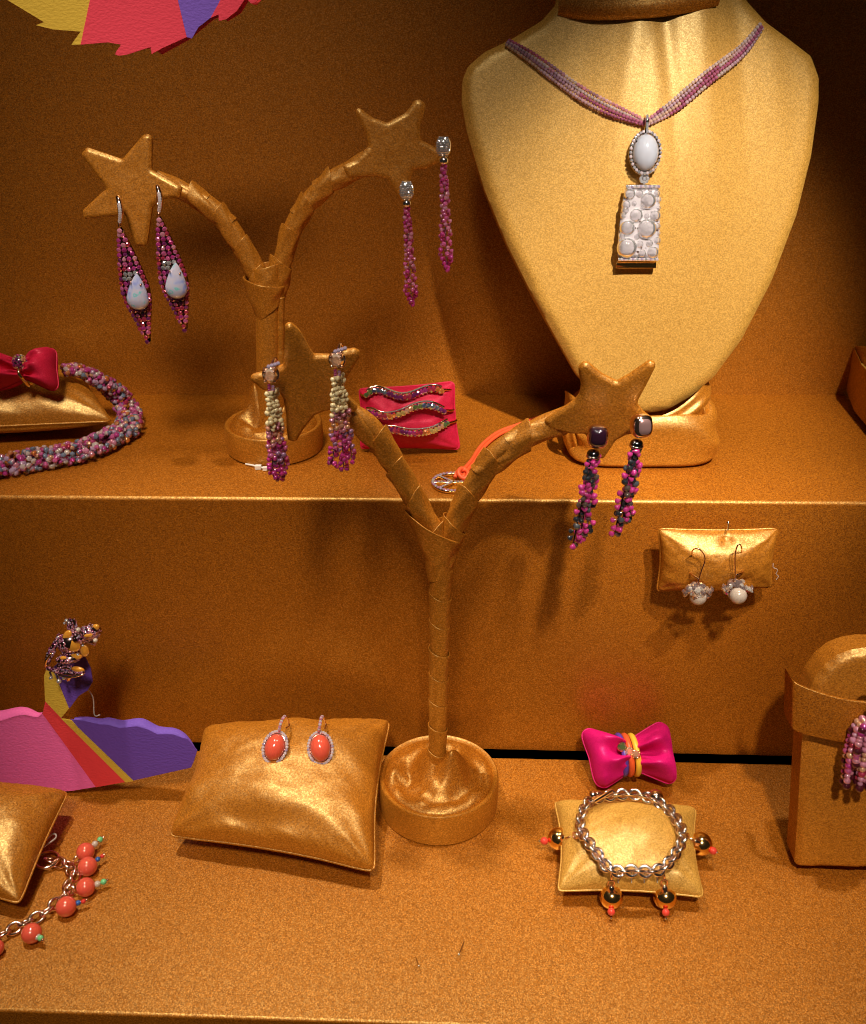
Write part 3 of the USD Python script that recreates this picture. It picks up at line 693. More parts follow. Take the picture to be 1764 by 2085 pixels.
def pink_tassel(T, top, s, L, bend):
    n = np.array([0, -1.0, 0])
    cap = top + [0, 0, 26 * s]
    v, f = _ICO[3]; q = np.sign(v) * abs(v) ** .84
    capm = (q * [15 * s, 9 * s, 18.5 * s] + cap, f)
    cp_ = part(T, 'cap', capm, 'white_gold')
    ms = []
    for i in range(-4, 5):
        for j in range(-5, 6):
            x, z = i * 3.4 + (j % 2) * 1.7, j * 3.3
            rho = (abs(x) / 15) ** 2.8 + (abs(z) / 18.5) ** 2.8
            if rho > .97: continue
            y = 9 * (1 - rho) ** (1 / 2.8)
            P = cap + np.array([x * s, -y * s, z * s])
            nn = np.array([x / 15 * .8, -1, z / 18.5 * .8]) + rng.normal(0, .12, 3)
            ms.append(gem(P, 1.85 * s, nn))
    part(cp_, 'pave_diamonds', cat(ms), 'diamond_pave', smooth=False, kind='stuff')
    part(T, 'clip', tube(spl([cap + n * -.002, cap + [.0, .007, .002], cap + [0, .009, -.004]], 10), .0008, 6), 'white_gold')
    bl = top + [0, 0, 0]
    bb_ = part(T, 'ball', ball(bl, (9.5 * s, 9 * s, 8 * s), 2), 'white_gold')
    for k in range(14):
        a = k * 2 * PI / 14; part(bb_, 'ball_diamond', gem(bl + np.array([math.cos(a) * 7.4, math.sin(a) * 7.4, 2.5 * math.sin(k * 2.1)]) * s, 2.3 * s, (math.cos(a), math.sin(a), .1)), 'diamond', smooth=False)
    tassel(T, top - [0, 0, 9 * s], L, lambda t: (8.5 + 9.5 * t ** .9) * s if t < .86 else (16.5 - (t - .86) * 70) * s, 84, 4.9 * s, 11.5 * s,
           lambda t: ['briolette_pink', 'briolette_magenta', 'briolette_rose', 'briolette_pink'][rng.integers(0, 4)] if t < .85 else ['briolette_magenta', 'briolette_pink'][rng.integers(0, 2)], name='briolette', sway=lambda t: bend * t, ring_n=3)
e3 = atY(828.5, 414, .514); s3 = mpp(e3)
T3 = thing('tassel_earring', 'pink briolette tassel earring with diamond cap on lower tip of back right star', 'earring', e3)
pink_tassel(T3, e3, s3, 200 * s3, 8 * s3)
e4 = atY(903.5, 327, .514)
T4 = dup(T3, 'tassel_earring', 'pink briolette tassel earring with diamond cap hanging nearest the bust', e4, rotz=-14, scale=(1, 1, 1.04))

def citrine_tassel(T, top, s, L, wide):
    n = np.array([0, -1.0, .12])
    g = top + [0, 0, 24 * s]
    part(T, 'crystal', lathe([(1e-6, .0030), (10 * s, .0030), (15 * s, .0012), (15 * s, -.0006), (9 * s, -.004), (1e-6, -.0045)], 8, g, basis(n)), 'morganite', smooth=False)
    part(T, 'bezel', ring(g - n / np.linalg.norm(n) * .001, basis(n), 15.5 * s, 15.5 * s, .0006, 20, 6), 'rose_gold')
    for x, z in ((-12, 12), (12, 12), (-12, -12), (12, -12)):
        part(T, 'claw', tube([g + np.array([x * s, .001, z * s]), g + np.array([x * .8 * s, -.0028, z * .8 * s])], .0007, 5), 'rose_gold')
    for k in range(4):
        part(T, 'top_stone', gem(g + np.array([(k * 6.5 - 2) * s, -.0008, (19 + 2.2 * k) * s]), 4.2 * s, (0, -1, .6)), 'diamond_lilac', smooth=False)
    part(T, 'clip', tube(spl([g + [0, .002, .002], g + [.001, .010, .004], g + [.001, .012, -.008]], 10), .0009, 6), 'rose_gold')
    for k in range(5):
        part(T, 'link_stone', gem(top + np.array([(k % 2 * 8 - 4) * s, -.0015, (4 - k * 3) * s]), 3.6 * s, (.2 * (k % 2) - .1, -1, .2)), 'sapphire_lilac' if k % 2 else 'sapphire_magenta', smooth=False)
    for q, (dx, ln, nb) in enumerate(((-.5, .93, 42), (.1, 1.0, 46), (.6, .92, 40))):
        def col(t):
            t = t * ln + rng.uniform(-.06, .06)
            return 'citrine_pale' if t < .36 else ['citrine_rose', 'sapphire_rose', 'sapphire_peach'][rng.integers(0, 3)] if t < .56 else ['briolette_pink', 'sapphire_lilac', 'briolette_magenta'][rng.integers(0, 3)] if t < .8 else ['ruby_purple', 'briolette_magenta'][rng.integers(0, 2)]
        tassel(T, top + [dx * 9 * s, (q - 1) * .002, -8 * s], L * ln, lambda t: (8.5 + 5 * t) * s, nb, 6.0 * s, 13.5 * s, col, sway=lambda t, dx=dx: dx * wide * t * s, ring_n=2, core='rose_gold')
e5 = atY(553, 786, .399); s5 = mpp(e5)
T5 = thing('tassel_earring', 'yellow to purple bead tassel earring at left of the front left star', 'earring', e5)
citrine_tassel(T5, e5, s5, 206 * s5, 12)
e6 = atY(687.5, 756, .399)
T6 = thing('tassel_earring', 'yellow to purple bead tassel earring on the front left star beside the arm', 'earring', e6)
citrine_tassel(T6, e6, s5, 214 * s5, 26)

def spinel_tassel(T, top, s, L, rot, dark):
    Bq = basis((rot, -1, .25))
    st = top + [.0015, .001, 37 * s]
    v, f = _ICO[3]; q = np.sign(v) * abs(v) ** .70
    part(T, 'setting', ((q * [21.5 * s, 24.5 * s, .0044]) @ Bq + st, f), 'rose_gold')
    part(T, 'cabochon', ((q * [18 * s, 21 * s, .0046]) @ Bq + st + Bq[2] * (.0016 if dark else .0002), f), 'amethyst_dark' if dark else 'brown_dome')
    part(T, 'cap_ball', ball(top, (13 * s, 13 * s, 9.5 * s), 3), 'dark_metal')
    part(T, 'cap_ring', ring(top - [0, 0, 5 * s], basis((0, 0, 1)), 11.5 * s, 11.5 * s, .0007, 20, 6), 'rose_gold')
    for q, dx in enumerate((-.7, 0, .7)):
        blk = ['ruby_pink', 'ruby_pink', 'spinel_black', 'spinel_grey', 'ruby_pink', 'spinel_black', 'ruby_pink', 'spinel_brown']
        seq = [blk[(i // 2 + q * 2 + rng.integers(0, 2)) % 8] for i in range(200)]
        cnt = iter(seq)
        tassel(T, top + [dx * 9 * s, (q - 1) * .0028, -8 * s], L * (1, .96, .9)[q], lambda t: (13 + 4 * t) * s, 30, 7.0 * s, 16 * s, lambda t: next(cnt), sway=lambda t, dx=dx: (dx * 14 - 14) * t * s, ring_n=2, core='dark_metal')
e7 = atY(1208.5, 924, .397); s7 = mpp(e7)
T7 = thing('tassel_earring', 'black and pink bead tassel earring with dark faceless square stone, left one', 'earring', e7)
T7.prim.SetCustomDataByKey('label', 'black and pink bead tassel earring with dark purple cabochon, on front right star')
spinel_tassel(T7, e7, s7, 205 * s7, -.12, True)
e8 = atY(1296.5, 903, .399)
T8 = thing('tassel_earring', 'black and pink bead tassel earring with shiny brown dome, rightmost on the stands', 'earring', e8)
spinel_tassel(T8, e8, s7, 200 * s7, .25, False)

# ================================================================== LEFT OF THE UPPER SHELF
c5 = lambda x, y: (x * .20202, 661.8 + y * .20202)
zc = H + .014
CL = [atZ(-190, 745, zc + .006), atZ(178, 772, zc + .004), atZ(232, 858, zc), atZ(-230, 884, zc)]
mc, rim, cn = cushion(CL, .024, .013, .05, 50, .0014, 3, pw=.42)
CUL = thing('jewellery_cushion', 'gold satin cushion at the left of the upper shelf under a red bow', 'cushion', (CL[2] + CL[3]) / 2)
cv = part(CUL, 'cover', mc, 'gold_satin')
part(cv, 'seam', tube(spl(rim[::4], 160, True), .0007, 6, closed=True), 'gold_satin')

def bow(T, c4, n, pinch, mat, th, seed=0, N=90):
    TL, TR, BR, BL = c4
    u, v = np.meshgrid(np.linspace(-1, 1, N), np.linspace(-1, 1, 60))
    k = pinch + (1 - pinch) * np.clip((np.sqrt(u * u + .02) - .141) / .70, 0, 1) ** .9
    U = u * (1 - .05 * (1 - abs(v)) * abs(u) ** 4) * (1 - .07 * abs(v) ** 7); Vv = v * k * (1 - .12 * abs(u) ** 9)
    a, b = ((U + 1) / 2)[..., None], ((Vv + 1) / 2)[..., None]
    base = (BL * (1 - a) + BR * a) * (1 - b) + (TL * (1 - a) + TR * a) * b
    E = np.clip((1 - abs(v) ** 3.0) * (1 - abs(u) ** 7), 0, 1) ** .5
    au = abs(u)
    pl = np.exp(-((au - .30) / .34) ** 2) * np.sin(v * 6.2 + seed + .9 * np.sign(u)) * .40 + np.exp(-((au - .18) / .16) ** 2) * np.sin(v * 13 + seed) * .26
    T_ = th * E * (.34 + .66 * np.sin(np.clip(au / .62, 0, 1) * PI / 2) * (1 - .30 * np.clip((au - .62) / .38, 0, 1))) * (1 + pl)
    T_ *= 1 - .38 * np.exp(-(v / .20) ** 2) * np.exp(-((au - .30) / .30) ** 2)
    T_ += th * .16 * (meshkit.fbm(np.stack([u * 2, v * 2, 0 * u + seed], -1), 3) - .5) * E
    top, bot = base + T_[..., None] * n, base - .6 * T_[..., None] * n
    nn = u.shape
    kk = nn[0] * nn[1]
    i, j = np.meshgrid(np.arange(nn[0] - 1), np.arange(nn[1] - 1), indexing='ij')
    p = (i * nn[1] + j).ravel()
    f = np.vstack([np.stack([p, p + 1, p + nn[1] + 1], 1), np.stack([p, p + nn[1] + 1, p + nn[1]], 1)])
    rimm = ((abs(u) > .9999) | (abs(v) > .9999)).ravel(); fb = f[:, ::-1]
    m = np.vstack([top.reshape(-1, 3), bot.reshape(-1, 3)]), np.vstack([f, np.where(rimm[fb], fb, fb + kk)])
    cv = part(T, 'cover', m, mat)
    rim = np.concatenate([base[0, :-1], base[:-1, -1], base[-1, :0:-1], base[:0:-1, 0]])
    part(cv, 'seam', tube(spl(rim[::5], 140, True), .0005, 5, closed=True), mat)
    return m
pb = atZ(*c5(245, 500), H + .044)
BNn = unit((.0, -.80, .62)); bx, by, BNn = planeframe(pb, BNn)
ang = -.10; bx2 = bx * math.cos(ang) - by * math.sin(ang) * -1 * -1; bx2 = unit(bx + by * .16); by2 = unit(np.cross(BNn, bx2))
sb = mpp(pb)
BW = thing('bow_cushion', 'red satin bow cushion with a jewelled ring, on the left gold cushion', 'bow cushion', pb)
BWm = bow(BW, [onp(*c5(x, y), pb, BNn) for x, y in ((-90, 290), (575, 225), (600, 665), (-90, 660))], BNn, .44, 'red_satin', .0165, 1)
RG = thing('ring', 'ring with pink and gold gem dome round the red bow', 'ring', pb)
rc = hit(BWm, *c5(235, 370), 0.002)
rc = rc if rc is not None else pb + BNn * .008
dm = part(RG, 'dome', ball(rc, 15 * sb, 2), 'brown_metal')
for i in range(90):
    z = 1 - 2 * (i + .5) / 90; a = i * 2.39996; d = np.array([math.sqrt(1 - z * z) * math.cos(a), z * 1.0, math.sqrt(1 - z * z) * math.sin(a)])
    d = np.array([d[0], d[1], d[2]])
    if d[1] > .45: continue
    part(dm, 'gem', gem(rc + d * 15.5 * sb, 3.0 * sb * rng.uniform(.8, 1.1), d), ['sapphire_plum', 'sapphire_gold', 'sapphire_magenta', 'sapphire_peach', 'sapphire_plum', 'diamond'][rng.integers(0, 6)], smooth=False)
rb = [bustx for bustx in [rc - BNn * .001, pb + BNn * .0098 - by2 * 6 * sb + bx2 * 2 * sb, pb + BNn * .008 - by2 * 16 * sb + bx2 * 5 * sb, pb - by2 * 24 * sb + bx2 * 7 * sb, pb - BNn * .009 - by2 * 10 * sb]]
part(RG, 'band', tube(spl(rb, 30), .0011, 8, flat=(1, .7)), 'gold')

mn = [(640, 455, .040), (800, 455, .038), (950, 530, .032), (1100, 625, .024), (1220, 740, .014), (1290, 870, .008), (1310, 980, .006), (1230, 1080, .006), (1080, 1150, .006), (900, 1240, .006), (600, 1310, .006), (300, 1360, .006), (0, 1405, .006), (-300, 1430, .006)]
P = spl([atZ(*c5(x, y), H + z) for x, y, z in mn], 300)
MNk = thing('bead_necklace', 'thick necklace of pink, blue and orange beads lying round the left cushion', 'necklace', P[150])
mixc = ['briolette_rose', 'chip_clear', 'chip_lilac', 'briolette_rose', 'briolette_pink', 'briolette_pink', 'briolette_magenta', 'briolette_magenta', 'chip_lilac', 'sapphire_rose', 'chip_steel', 'chip_steel', 'sapphire_orange', 'chip_clear', 'sapphire_rose', 'sapphire_peach', 'chip_lilac', 'chip_steel', 'sapphire_red', 'chip_clear', 'chip_steel']
Tn, Nn, Bb = frames(P)
cand = []
for i in range(1250):
    k = rng.integers(0, 300); t = k / 300
    R = np.interp(t, [0, .15, .45, 1], [.0044, .0060, .0082, .0098]); a = rng.uniform(0, 2 * PI); q = math.sqrt(rng.uniform(.35, 1)) * R
    d = math.cos(a) * Nn[k] + math.sin(a) * Bb[k]
    c = P[k] + d * q * np.array([1, 1, .55]) + Tn[k] * rng.uniform(-.001, .001)
    if c[2] < H + .001: continue
    cand.append((float(np.dot(d, unit(CAM - P[k]))) * q + rng.uniform(0, .001), k, c, d))
cand.sort(key=lambda x: -x[0])
seen = [x for x in cand if P[x[1]][0] > -.26]
for i, (_, k, c, d) in enumerate(seen[:300]):
    part(MNk, 'bead', drop(c, .0017 * rng.uniform(.8, 1.2), .0038 * rng.uniform(.85, 1.15), d + rng.normal(0, .5, 3)), mixc[rng.integers(0, len(mixc))])
rest = seen[300:] + [x for x in cand if P[x[1]][0] <= -.26]
colsR = [(.85, .22, .5), (.26, .32, .44), (.8, .3, .12), (.85, .62, .62), (.6, .08, .26), (.75, .16, .45)]
part(MNk, 'beads', catc([drop(c, .0018, .0036, d + rng.normal(0, .5, 3), 6) for _, k, c, d in rest], [colsR[rng.integers(0, 6)] for _ in rest]), 'bead_colours', kind='stuff')

# ================================================================== RED CUSHION WITH THREE BANGLES
rc5 = lambda x, y: (712.7 + x * .1443, 738.2 + y * .1443)
yb_ = .511
CR = [atY(*rc5(125, 365), yb_ + .030), atY(*rc5(1475, 262), yb_ + .030), atZ(*rc5(1560, 1225), H + .003), atZ(*rc5(145, 1212), H + .003)]
mr, rim, rn = cushion(CR, .014, .008, .05, 46, .0010, 5)
CUR = thing('jewellery_cushion', 'small red satin cushion leaning on the upper shelf with three wavy bangles', 'cushion', (CR[2] + CR[3]) / 2)
cv = part(CUR, 'cover', mr, 'red_satin')
part(cv, 'seam', tube(spl(rim[::4], 140, True), .0006, 6, closed=True), 'red_satin')
rainbow = ['sapphire_plum', 'sapphire_magenta', 'sapphire_red', 'sapphire_orange', 'sapphire_gold', 'sapphire_peach', 'sapphire_green', 'sapphire_blue', 'sapphire_steel', 'sapphire_plum', 'sapphire_plum', 'sapphire_red']
waves = [([(245, 450), (300, 402), (390, 385), (490, 405), (620, 455), (750, 482), (900, 450), (1050, 390), (1190, 365), (1300, 392)], 'topmost wavy bangle of coloured gems on the red cushion', 6),
         ([(245, 690), (330, 695), (450, 745), (600, 745), (750, 700), (880, 640), (1040, 598), (1180, 610), (1330, 680)], 'middle wavy bangle of coloured gems on the red cushion', 0),
         ([(440, 945), (600, 940), (750, 968), (900, 985), (1050, 975), (1200, 940), (1300, 885), (1375, 845)], 'lowest wavy bangle of coloured gems on the red cushion', 9)]
for pts, lab, sh in waves:
    Pw = []
    for x, y in pts:
        q = hit(mr, *rc5(x, y))
        if q is None: q = Pw[-1] if Pw else (CR[0] + CR[2]) / 2
        Pw.append(q + rn * .0035)
    Pw = spl(Pw, 90)
    up = unit(np.cross(rn, [1.0, 0, 0])); up = up if up[2] > 0 else -up
    BG = thing('bangle', lab, 'bangle', Pw[45], 'bangles on the red cushion')
    side = unit(Pw[-1] - Pw[0])
    full = np.vstack([[Pw[0] - rn * .012 - side * .001, Pw[0] - rn * .006 - side * .0035], Pw[::6], [Pw[-1] - rn * .006 + side * .0045, Pw[-1] - rn * .013 + side * .004]])
    bd_ = part(BG, 'band', tube(spl(full, 120), .0010, 8, up=rn, flat=(1.2, .8)), 'gold')
    part(BG, 'rail', tube(Pw + up * .0024 + rn * .0002, .0007, 6, up=rn), 'rose_gold')
    ds = [gem(q + up * .0026 + rn * .0008, .00042, up + rn, sides=6) for q in spl(Pw[22:75], 55)]
    part(BG, 'rail_diamonds', cat(ds), 'diamond', smooth=False, kind='stuff')
    ns_ = 20; Q = spl(Pw, ns_)
    for i, q in enumerate(Q):
        part(bd_, 'gem', gem(q + rn * .0012, .00165, rn + rng.normal(0, .15, 3)), rainbow[(i // 2 + sh) % 12], smooth=False)
        if i < ns_ - 1:
            m_ = (q + Q[i + 1]) / 2
            for sg in (-1, 1): part(bd_, 'small_gem', gem(m_ + up * sg * .0013 + rn * .0012, .0007, rn), ['sapphire_gold', 'rose_gold', 'sapphire_plum'][rng.integers(0, 3)], smooth=False)

# ================================================================== PEACE PENDANT, TAG
pp = atZ(923, 983, H + .0012); rr = .0113
PC = thing('peace_pendant', 'round lilac gem peace sign pendant lying flat on the upper shelf', 'pendant', pp)
Zb = np.eye(3)
rg_ = part(PC, 'ring', ring(pp, Zb, rr, rr, .0011, 40, 6), 'gold')
dirs = [(1, 0), (-1, 0), (-math.cos(.78), math.sin(.78)), (-math.cos(.78), -math.sin(.78))]
for k, (dx, dy) in enumerate(dirs):
    br_ = part(PC, 'bar', box(pp + np.array([dx, dy, 0]) * rr / 2, (rr, .0016, .0016), np.array([[dx, dy, 0], [-dy, dx, 0], [0, 0, 1]])), 'gold')
    for i in range(6): part(br_, 'bar_stone', gem(pp + np.array([dx, dy, 0]) * rr * (i + .7) / 6.6 + [0, 0, .0009], .00075, (0, -.3, 1)), ['diamond_lilac', 'diamond', 'sapphire_lilac'][rng.integers(0, 3)], smooth=False)
for i in range(34):
    a = i * 2 * PI / 34; part(rg_, 'rim_stone', gem(pp + np.array([math.cos(a) * rr, math.sin(a) * rr, .001]), .00095, (0, -.3, 1)), ['diamond_lilac', 'diamond_lilac', 'sapphire_lilac', 'diamond'][rng.integers(0, 4)], smooth=False)
cp = [(938, 966), (945, 955), (958, 940), (972, 918), (986, 901), (1003, 887), (1022, 876), (1050, 866), (1090, 852), (1120, 842)]
CO = thing('cord', 'orange cord knotted to the peace pendant and running back on the upper shelf', 'cord', atZ(940, 966, H))
part(CO, 'strand', tube(spl([atZ(x, y, H + .0022) for x, y in cp], 60), .0011, 8), 'cord_orange')
part(CO, 'strand', tube(spl([atZ(x + 5, y + 5 - i * .3, H + .0024) for i, (x, y) in enumerate(cp)], 60), .0011, 8), 'cord_orange')
kp = atZ(941, 966, H + .003)
part(CO, 'knot', tube(spl([kp + np.array(q) * .001 for q in ((-4, -2, -1), (-2, 2, 1), (2, 2.4, 1.6), (3.4, -1, .5), (1, -3, -1), (-2, -1, 1.6), (.5, 3, 2.4), (4, 1, 0))], 50), .0012, 8), 'cord_orange')
TG = thing('plastic_tie', 'small white plastic tie at the foot of the back earring stand', 'tie', atZ(523, 950, H))
part(TG, 'strip', tube([atZ(500, 945, H + .001), atZ(512, 947, H + .001), atZ(542, 954, H + .001)], .0006, 6), 'plastic_white')
part(TG, 'lock', box(atZ(526, 951, H + .0014), (.0035, .0025, .0022)), 'plastic_white', smooth=False)
part(TG, 'lock', box(atZ(540, 954, H + .0014), (.0025, .0022, .0020)), 'plastic_white', smooth=False)

# ================================================================== PEARL EARRING CUSHION ON THE RISER
p8 = lambda x, y: (1298.2 + x * .20202, 1018.2 + y * .20202)
yr = .4545
CP = [atY(*p8(205, 285), yr), atY(*p8(1425, 285), yr - .003), atY(*p8(1355, 880), yr - .004), atY(*p8(190, 915), yr - .001)]
dent = lambda u, v: -.0022 * np.exp(-(((u + .43) / .12) ** 2 + ((v + .5) / .18) ** 2)) - .0022 * np.exp(-(((u - .44) / .12) ** 2 + ((v + .5) / .18) ** 2)) - .004 * np.exp(-((u - .12) / .10) ** 2 - ((v - .86) / .12) ** 2)
mp, rim, pn = cushion(CP, .0145, .006, .06, 46, .0009, 8, extra=dent)
CUP = thing('jewellery_cushion', 'small gold satin cushion pinned to the front of the step', 'cushion', (CP[2] + CP[3]) / 2)
cv = part(CUP, 'cover', mp, 'gold_satin')
part(cv, 'seam', tube(spl(rim[::4], 140, True), .0006, 6, closed=True), 'gold_satin')
PN_ = atY(*p8(914, 300), yr - .008)
single('pin', 'steel pin holding the gold cushion to the step front', 'pin', cat([tube([PN_, atY(*p8(916, 232), yr - .001)], .0004, 6), ball(atY(*p8(916, 228), yr - .001), .0008, 1)]), 'steel')
def pearl_ear(T, c, pcx, hook, stub, s, seed):
    r = np.random.default_rng(seed)
    part(T, 'hook', tube(spl([np.array(q) for q in hook], 40), .00038, 6), 'rose_gold')
    part(T, 'catch', tube(np.array(stub), .0005, 6), 'rose_gold')
    part(T, 'pearl', ball(pcx, 17.5 * s, 3), 'pearl')
    for i in range(64):
        d = unit(r.normal(0, 1, 3)); d[1] = -abs(d[1]) * .8 if r.random() < .8 else d[1]
        if d[2] < -.55: d[2] = -d[2]
        q = c + d * np.array([29, 17, 22]) * s * r.uniform(.75, 1.1)
        part(T, 'smoky_bead', gem(q, 6.4 * s * r.uniform(.8, 1.2), d + r.normal(0, .4, 3), .9, 6), ['smoky_bead', 'sapphire_clear', 'smoky_bead', 'morganite', 'smoky_bead'][r.integers(0, 5)], smooth=False)
yq = yr - .020
for k, (hk, st, cc, pq, lab) in enumerate((
    ([(560, 590, .012), (550, 540, .006), (570, 495, .002), (612, 490, 0), (660, 530, 0), (682, 600, 0), (655, 690, 0), (622, 790, 0), (605, 850, 0)], [(505, 718, .010), (560, 758, .003), (615, 792, 0)], (603, 930), (603, 1040), 'left pearl and smoky bead hook earring on the pinned cushion'),
    ([(1040, 575, .012), (1052, 520, .006), (1045, 460, .002), (1022, 445, 0), (998, 490, 0), (984, 600, 0), (987, 700, 0), (992, 800, 0)], [(1098, 702, .010), (1060, 730, .003), (998, 754, 0)], (1000, 905), (1005, 1028), 'right pearl and smoky bead hook earring on the pinned cushion, its pearl showing'))):
    c = atY(*p8(*cc), yq); s = mpp(c)
    E = thing('pearl_earring', lab, 'earring', c)
    pearl_ear(E, c, atY(*p8(*pq), yq - (.000 if k == 0 else .004)) + [0, 0, .0040], [atY(*p8(x, y), yq + d) for x, y, d in hk], [atY(*p8(x, y), yq + d) for x, y, d in st], s, 11 + k)
single('loose_thread', 'loose pale thread beside the pinned cushion', 'thread', tube(spl([atY(*p8(x, y), .4595) for x, y in ((1370, 640), (1372, 680), (1405, 695), (1412, 715), (1400, 745), (1420, 765), (1415, 785), (1398, 802))], 40), .00025, 5), 'nylon')

# ================================================================== CORAL EARRING CUSHION
cc_ = lambda x, y: (305.5 + x * .31746, 1400 + y * .31746)
CC = [atZ(*cc_(350, 258), .034), atZ(*cc_(1548, 205), .036), atZ(*cc_(1448, 1195), .012), atZ(*cc_(118, 955), .013)]
ridge = lambda u, v: .0022 * np.exp(-((v + .50 + .12 * u) / .22) ** 2) - .0035 * np.exp(-((v + .80) / .14) ** 2) * np.exp(-((u + .1) / .5) ** 2)
mcc, rim, ccn = cushion(CC, .026, .012, .075, 60, .0011, 2, extra=ridge, pw=.36)
CUC = thing('jewellery_cushion', 'large gold satin cushion with coral earrings beside the tall stand', 'cushion', (CC[2] + CC[3]) / 2)
cv = part(CUC, 'cover', mcc, 'gold_satin')
part(cv, 'seam', tube(spl(rim[::4], 160, True), .0007, 6, closed=True), 'gold_satin')
def coral_ear(T, px, py, tilt, hx, hy):
    P, n = hit(mcc, px, py, .0035, True)
    n = unit(n + np.array([0, -.9, .1]))
    B = basis(n, (0, 0, 1)); x = B[0] * math.cos(tilt) + B[1] * math.sin(tilt); y = np.cross(n, x); B = np.stack([x, y, n])
    s = mpp(P)
    v, f = cab((0, 0, 0), 26 * s, 34 * s, .0012, (0, 0, 1), (0, 1, 0)); stg = part(T, 'setting', (np.asarray(v) @ np.stack([B[0], B[1], B[2]]) * 1 + P - n * .0012, f), 'rose_gold')
    t = np.linspace(0, PI / 2, 9); prof = [(max(math.sin(q), 1e-6), math.cos(q)) for q in t] + [(1, -.15), (1e-6, -.15)]
    v, f = lathe(prof, 28); part(T, 'coral', ((v * [20.5 * s, 27 * s, .0052]) @ B + P + n * .0004, f), 'coral')
    for i in range(32):
        a = i * 2 * PI / 32
        part(stg, 'halo_stone', gem(P + B[0] * 24.5 * s * math.cos(a) + B[1] * 32 * s * math.sin(a) + n * .0004, .00088, n), ['diamond_lilac', 'diamond_bright', 'diamond_bright', 'diamond_bright'][i % 4], smooth=False)
    for a in (.7, 2.4, 3.9, 5.5): part(T, 'claw', ball(P + B[0] * 20 * s * math.cos(a) + B[1] * 26.5 * s * math.sin(a) + n * .001, .00055), 'rose_gold')
    top = P + B[1] * 33 * s
    tip = onp(hx, hy, top - np.array([0, -.004, 0]), np.array([0, -1.0, .3]))
    arc = spl([top + n * .0008, (top * .5 + tip * .5) + n * .0025, tip + n * .001, tip + [.0006, .0025, -.001], tip + [.0018, .0045, -.008], top + [.003, .004, -.001]], 34)
    hp = part(T, 'hoop', tube(arc, np.interp(np.linspace(0, 1, 34), [0, .45, .55, 1], [.0008, .0008, .0005, .0005]), 7), 'rose_gold')
    for i in range(11): part(hp, 'hoop_stone', gem(arc[1 + int(i * 1.35)] + n * .0007, .0009, n), ['sapphire_rose', 'diamond_bright'][i % 2], smooth=False)
EC = thing('coral_earring', 'left coral oval earring with pink stones on the large gold cushion', 'earring', hit(mcc, 564, 1530))
coral_ear(EC, 563.5, 1530, -.16, 578, 1463)
EC = thing('coral_earring', 'right coral oval earring with pink stones on the large gold cushion', 'earring', hit(mcc, 651, 1530))
coral_ear(EC, 651, 1531, 0.02, 654, 1463)

# ================================================================== LOWER LEFT: CUSHION AND CORAL CHARM BRACELET
c6 = lambda x, y: (x * .21974, 1578.2 + y * .21974)
CLL = [atZ(-110, 1590, .020), atZ(141, 1612, .018), atZ(40, 1842, .010), atZ(-170, 1790, .012)]
ml, rim, ln_ = cushion(CLL, .019, .009, .04, 50, .0009, 6, pw=.42)
CU5 = thing('jewellery_cushion', 'gold satin cushion at the lower left edge under the paper cut-out', 'cushion', (CLL[2] + CLL[3]) / 2)
cv = part(CU5, 'cover', ml, 'gold_satin')
part(cv, 'seam', tube(spl(rim[::4], 160, True), .0007, 6, closed=True), 'gold_satin')
ch = [(470, 790), (520, 800), (575, 825), (630, 830), (655, 850), (660, 900), (700, 930), (650, 985), (615, 1050), (655, 1090), (600, 1120), (545, 1160), (500, 1205), (445, 1250), (390, 1300), (320, 1330), (250, 1360), (180, 1400), (100, 1435), (20, 1475), (-80, 1520)]
Pz = spl([atZ(*c6(x, y), .0028) for x, y in ch], 300)
CB = thing('charm_bracelet', 'pink gold chain bracelet with coral ball charms at the lower left', 'bracelet', Pz[150])
rgp = atZ(*c6(432, 790), .0030)
part(CB, 'clasp_ring', ring(rgp, Zb, .0060, .0055, .0010, 28, 8), 'rose_gold')
def chain(T, P, pitch, R, r, el=1.25, mat='rose_gold', tilt=(.55, -.55), up=(0, 0, 1)):
    L = np.linalg.norm(np.diff(P, axis=0), axis=1).sum(); n = int(L / pitch)
    Q = spl(P, n); Tn, Nn, Bb = frames(Q, up=np.array(up, float))
    for i in range(n):
        a = tilt[i % 2]; y = math.cos(a) * Bb[i] + math.sin(a) * Nn[i]
        part(T, 'link', ring(Q[i], np.stack([Tn[i], y]), R * el, R, r, 18, 6), mat)
chain(CB, Pz, .0050, .0026, .00085, 1.35)
charms = [((793, 712, 83), [('pearl', 880, 640, 30), ('bead_green', 928, 598, 27)], (957, 578)), ((812, 848, 88), [('bead_blue', 907, 780, 23), ('bead_red', 948, 752, 20)], (966, 735)),
          ((795, 1040, 87), [('pearl', 903, 1010, 30), ('bead_green', 960, 990, 28)], (995, 975)), ((613, 1220, 93), [('bead_blue', 725, 1185, 25), ('bead_red', 773, 1172, 22)], (802, 1160)),
          ((293, 1468, 92), [('pearl', 345, 1498, 33), ('bead_green', 375, 1512, 28)], (395, 1530)), ((-42, 1605, 78), [], None)]
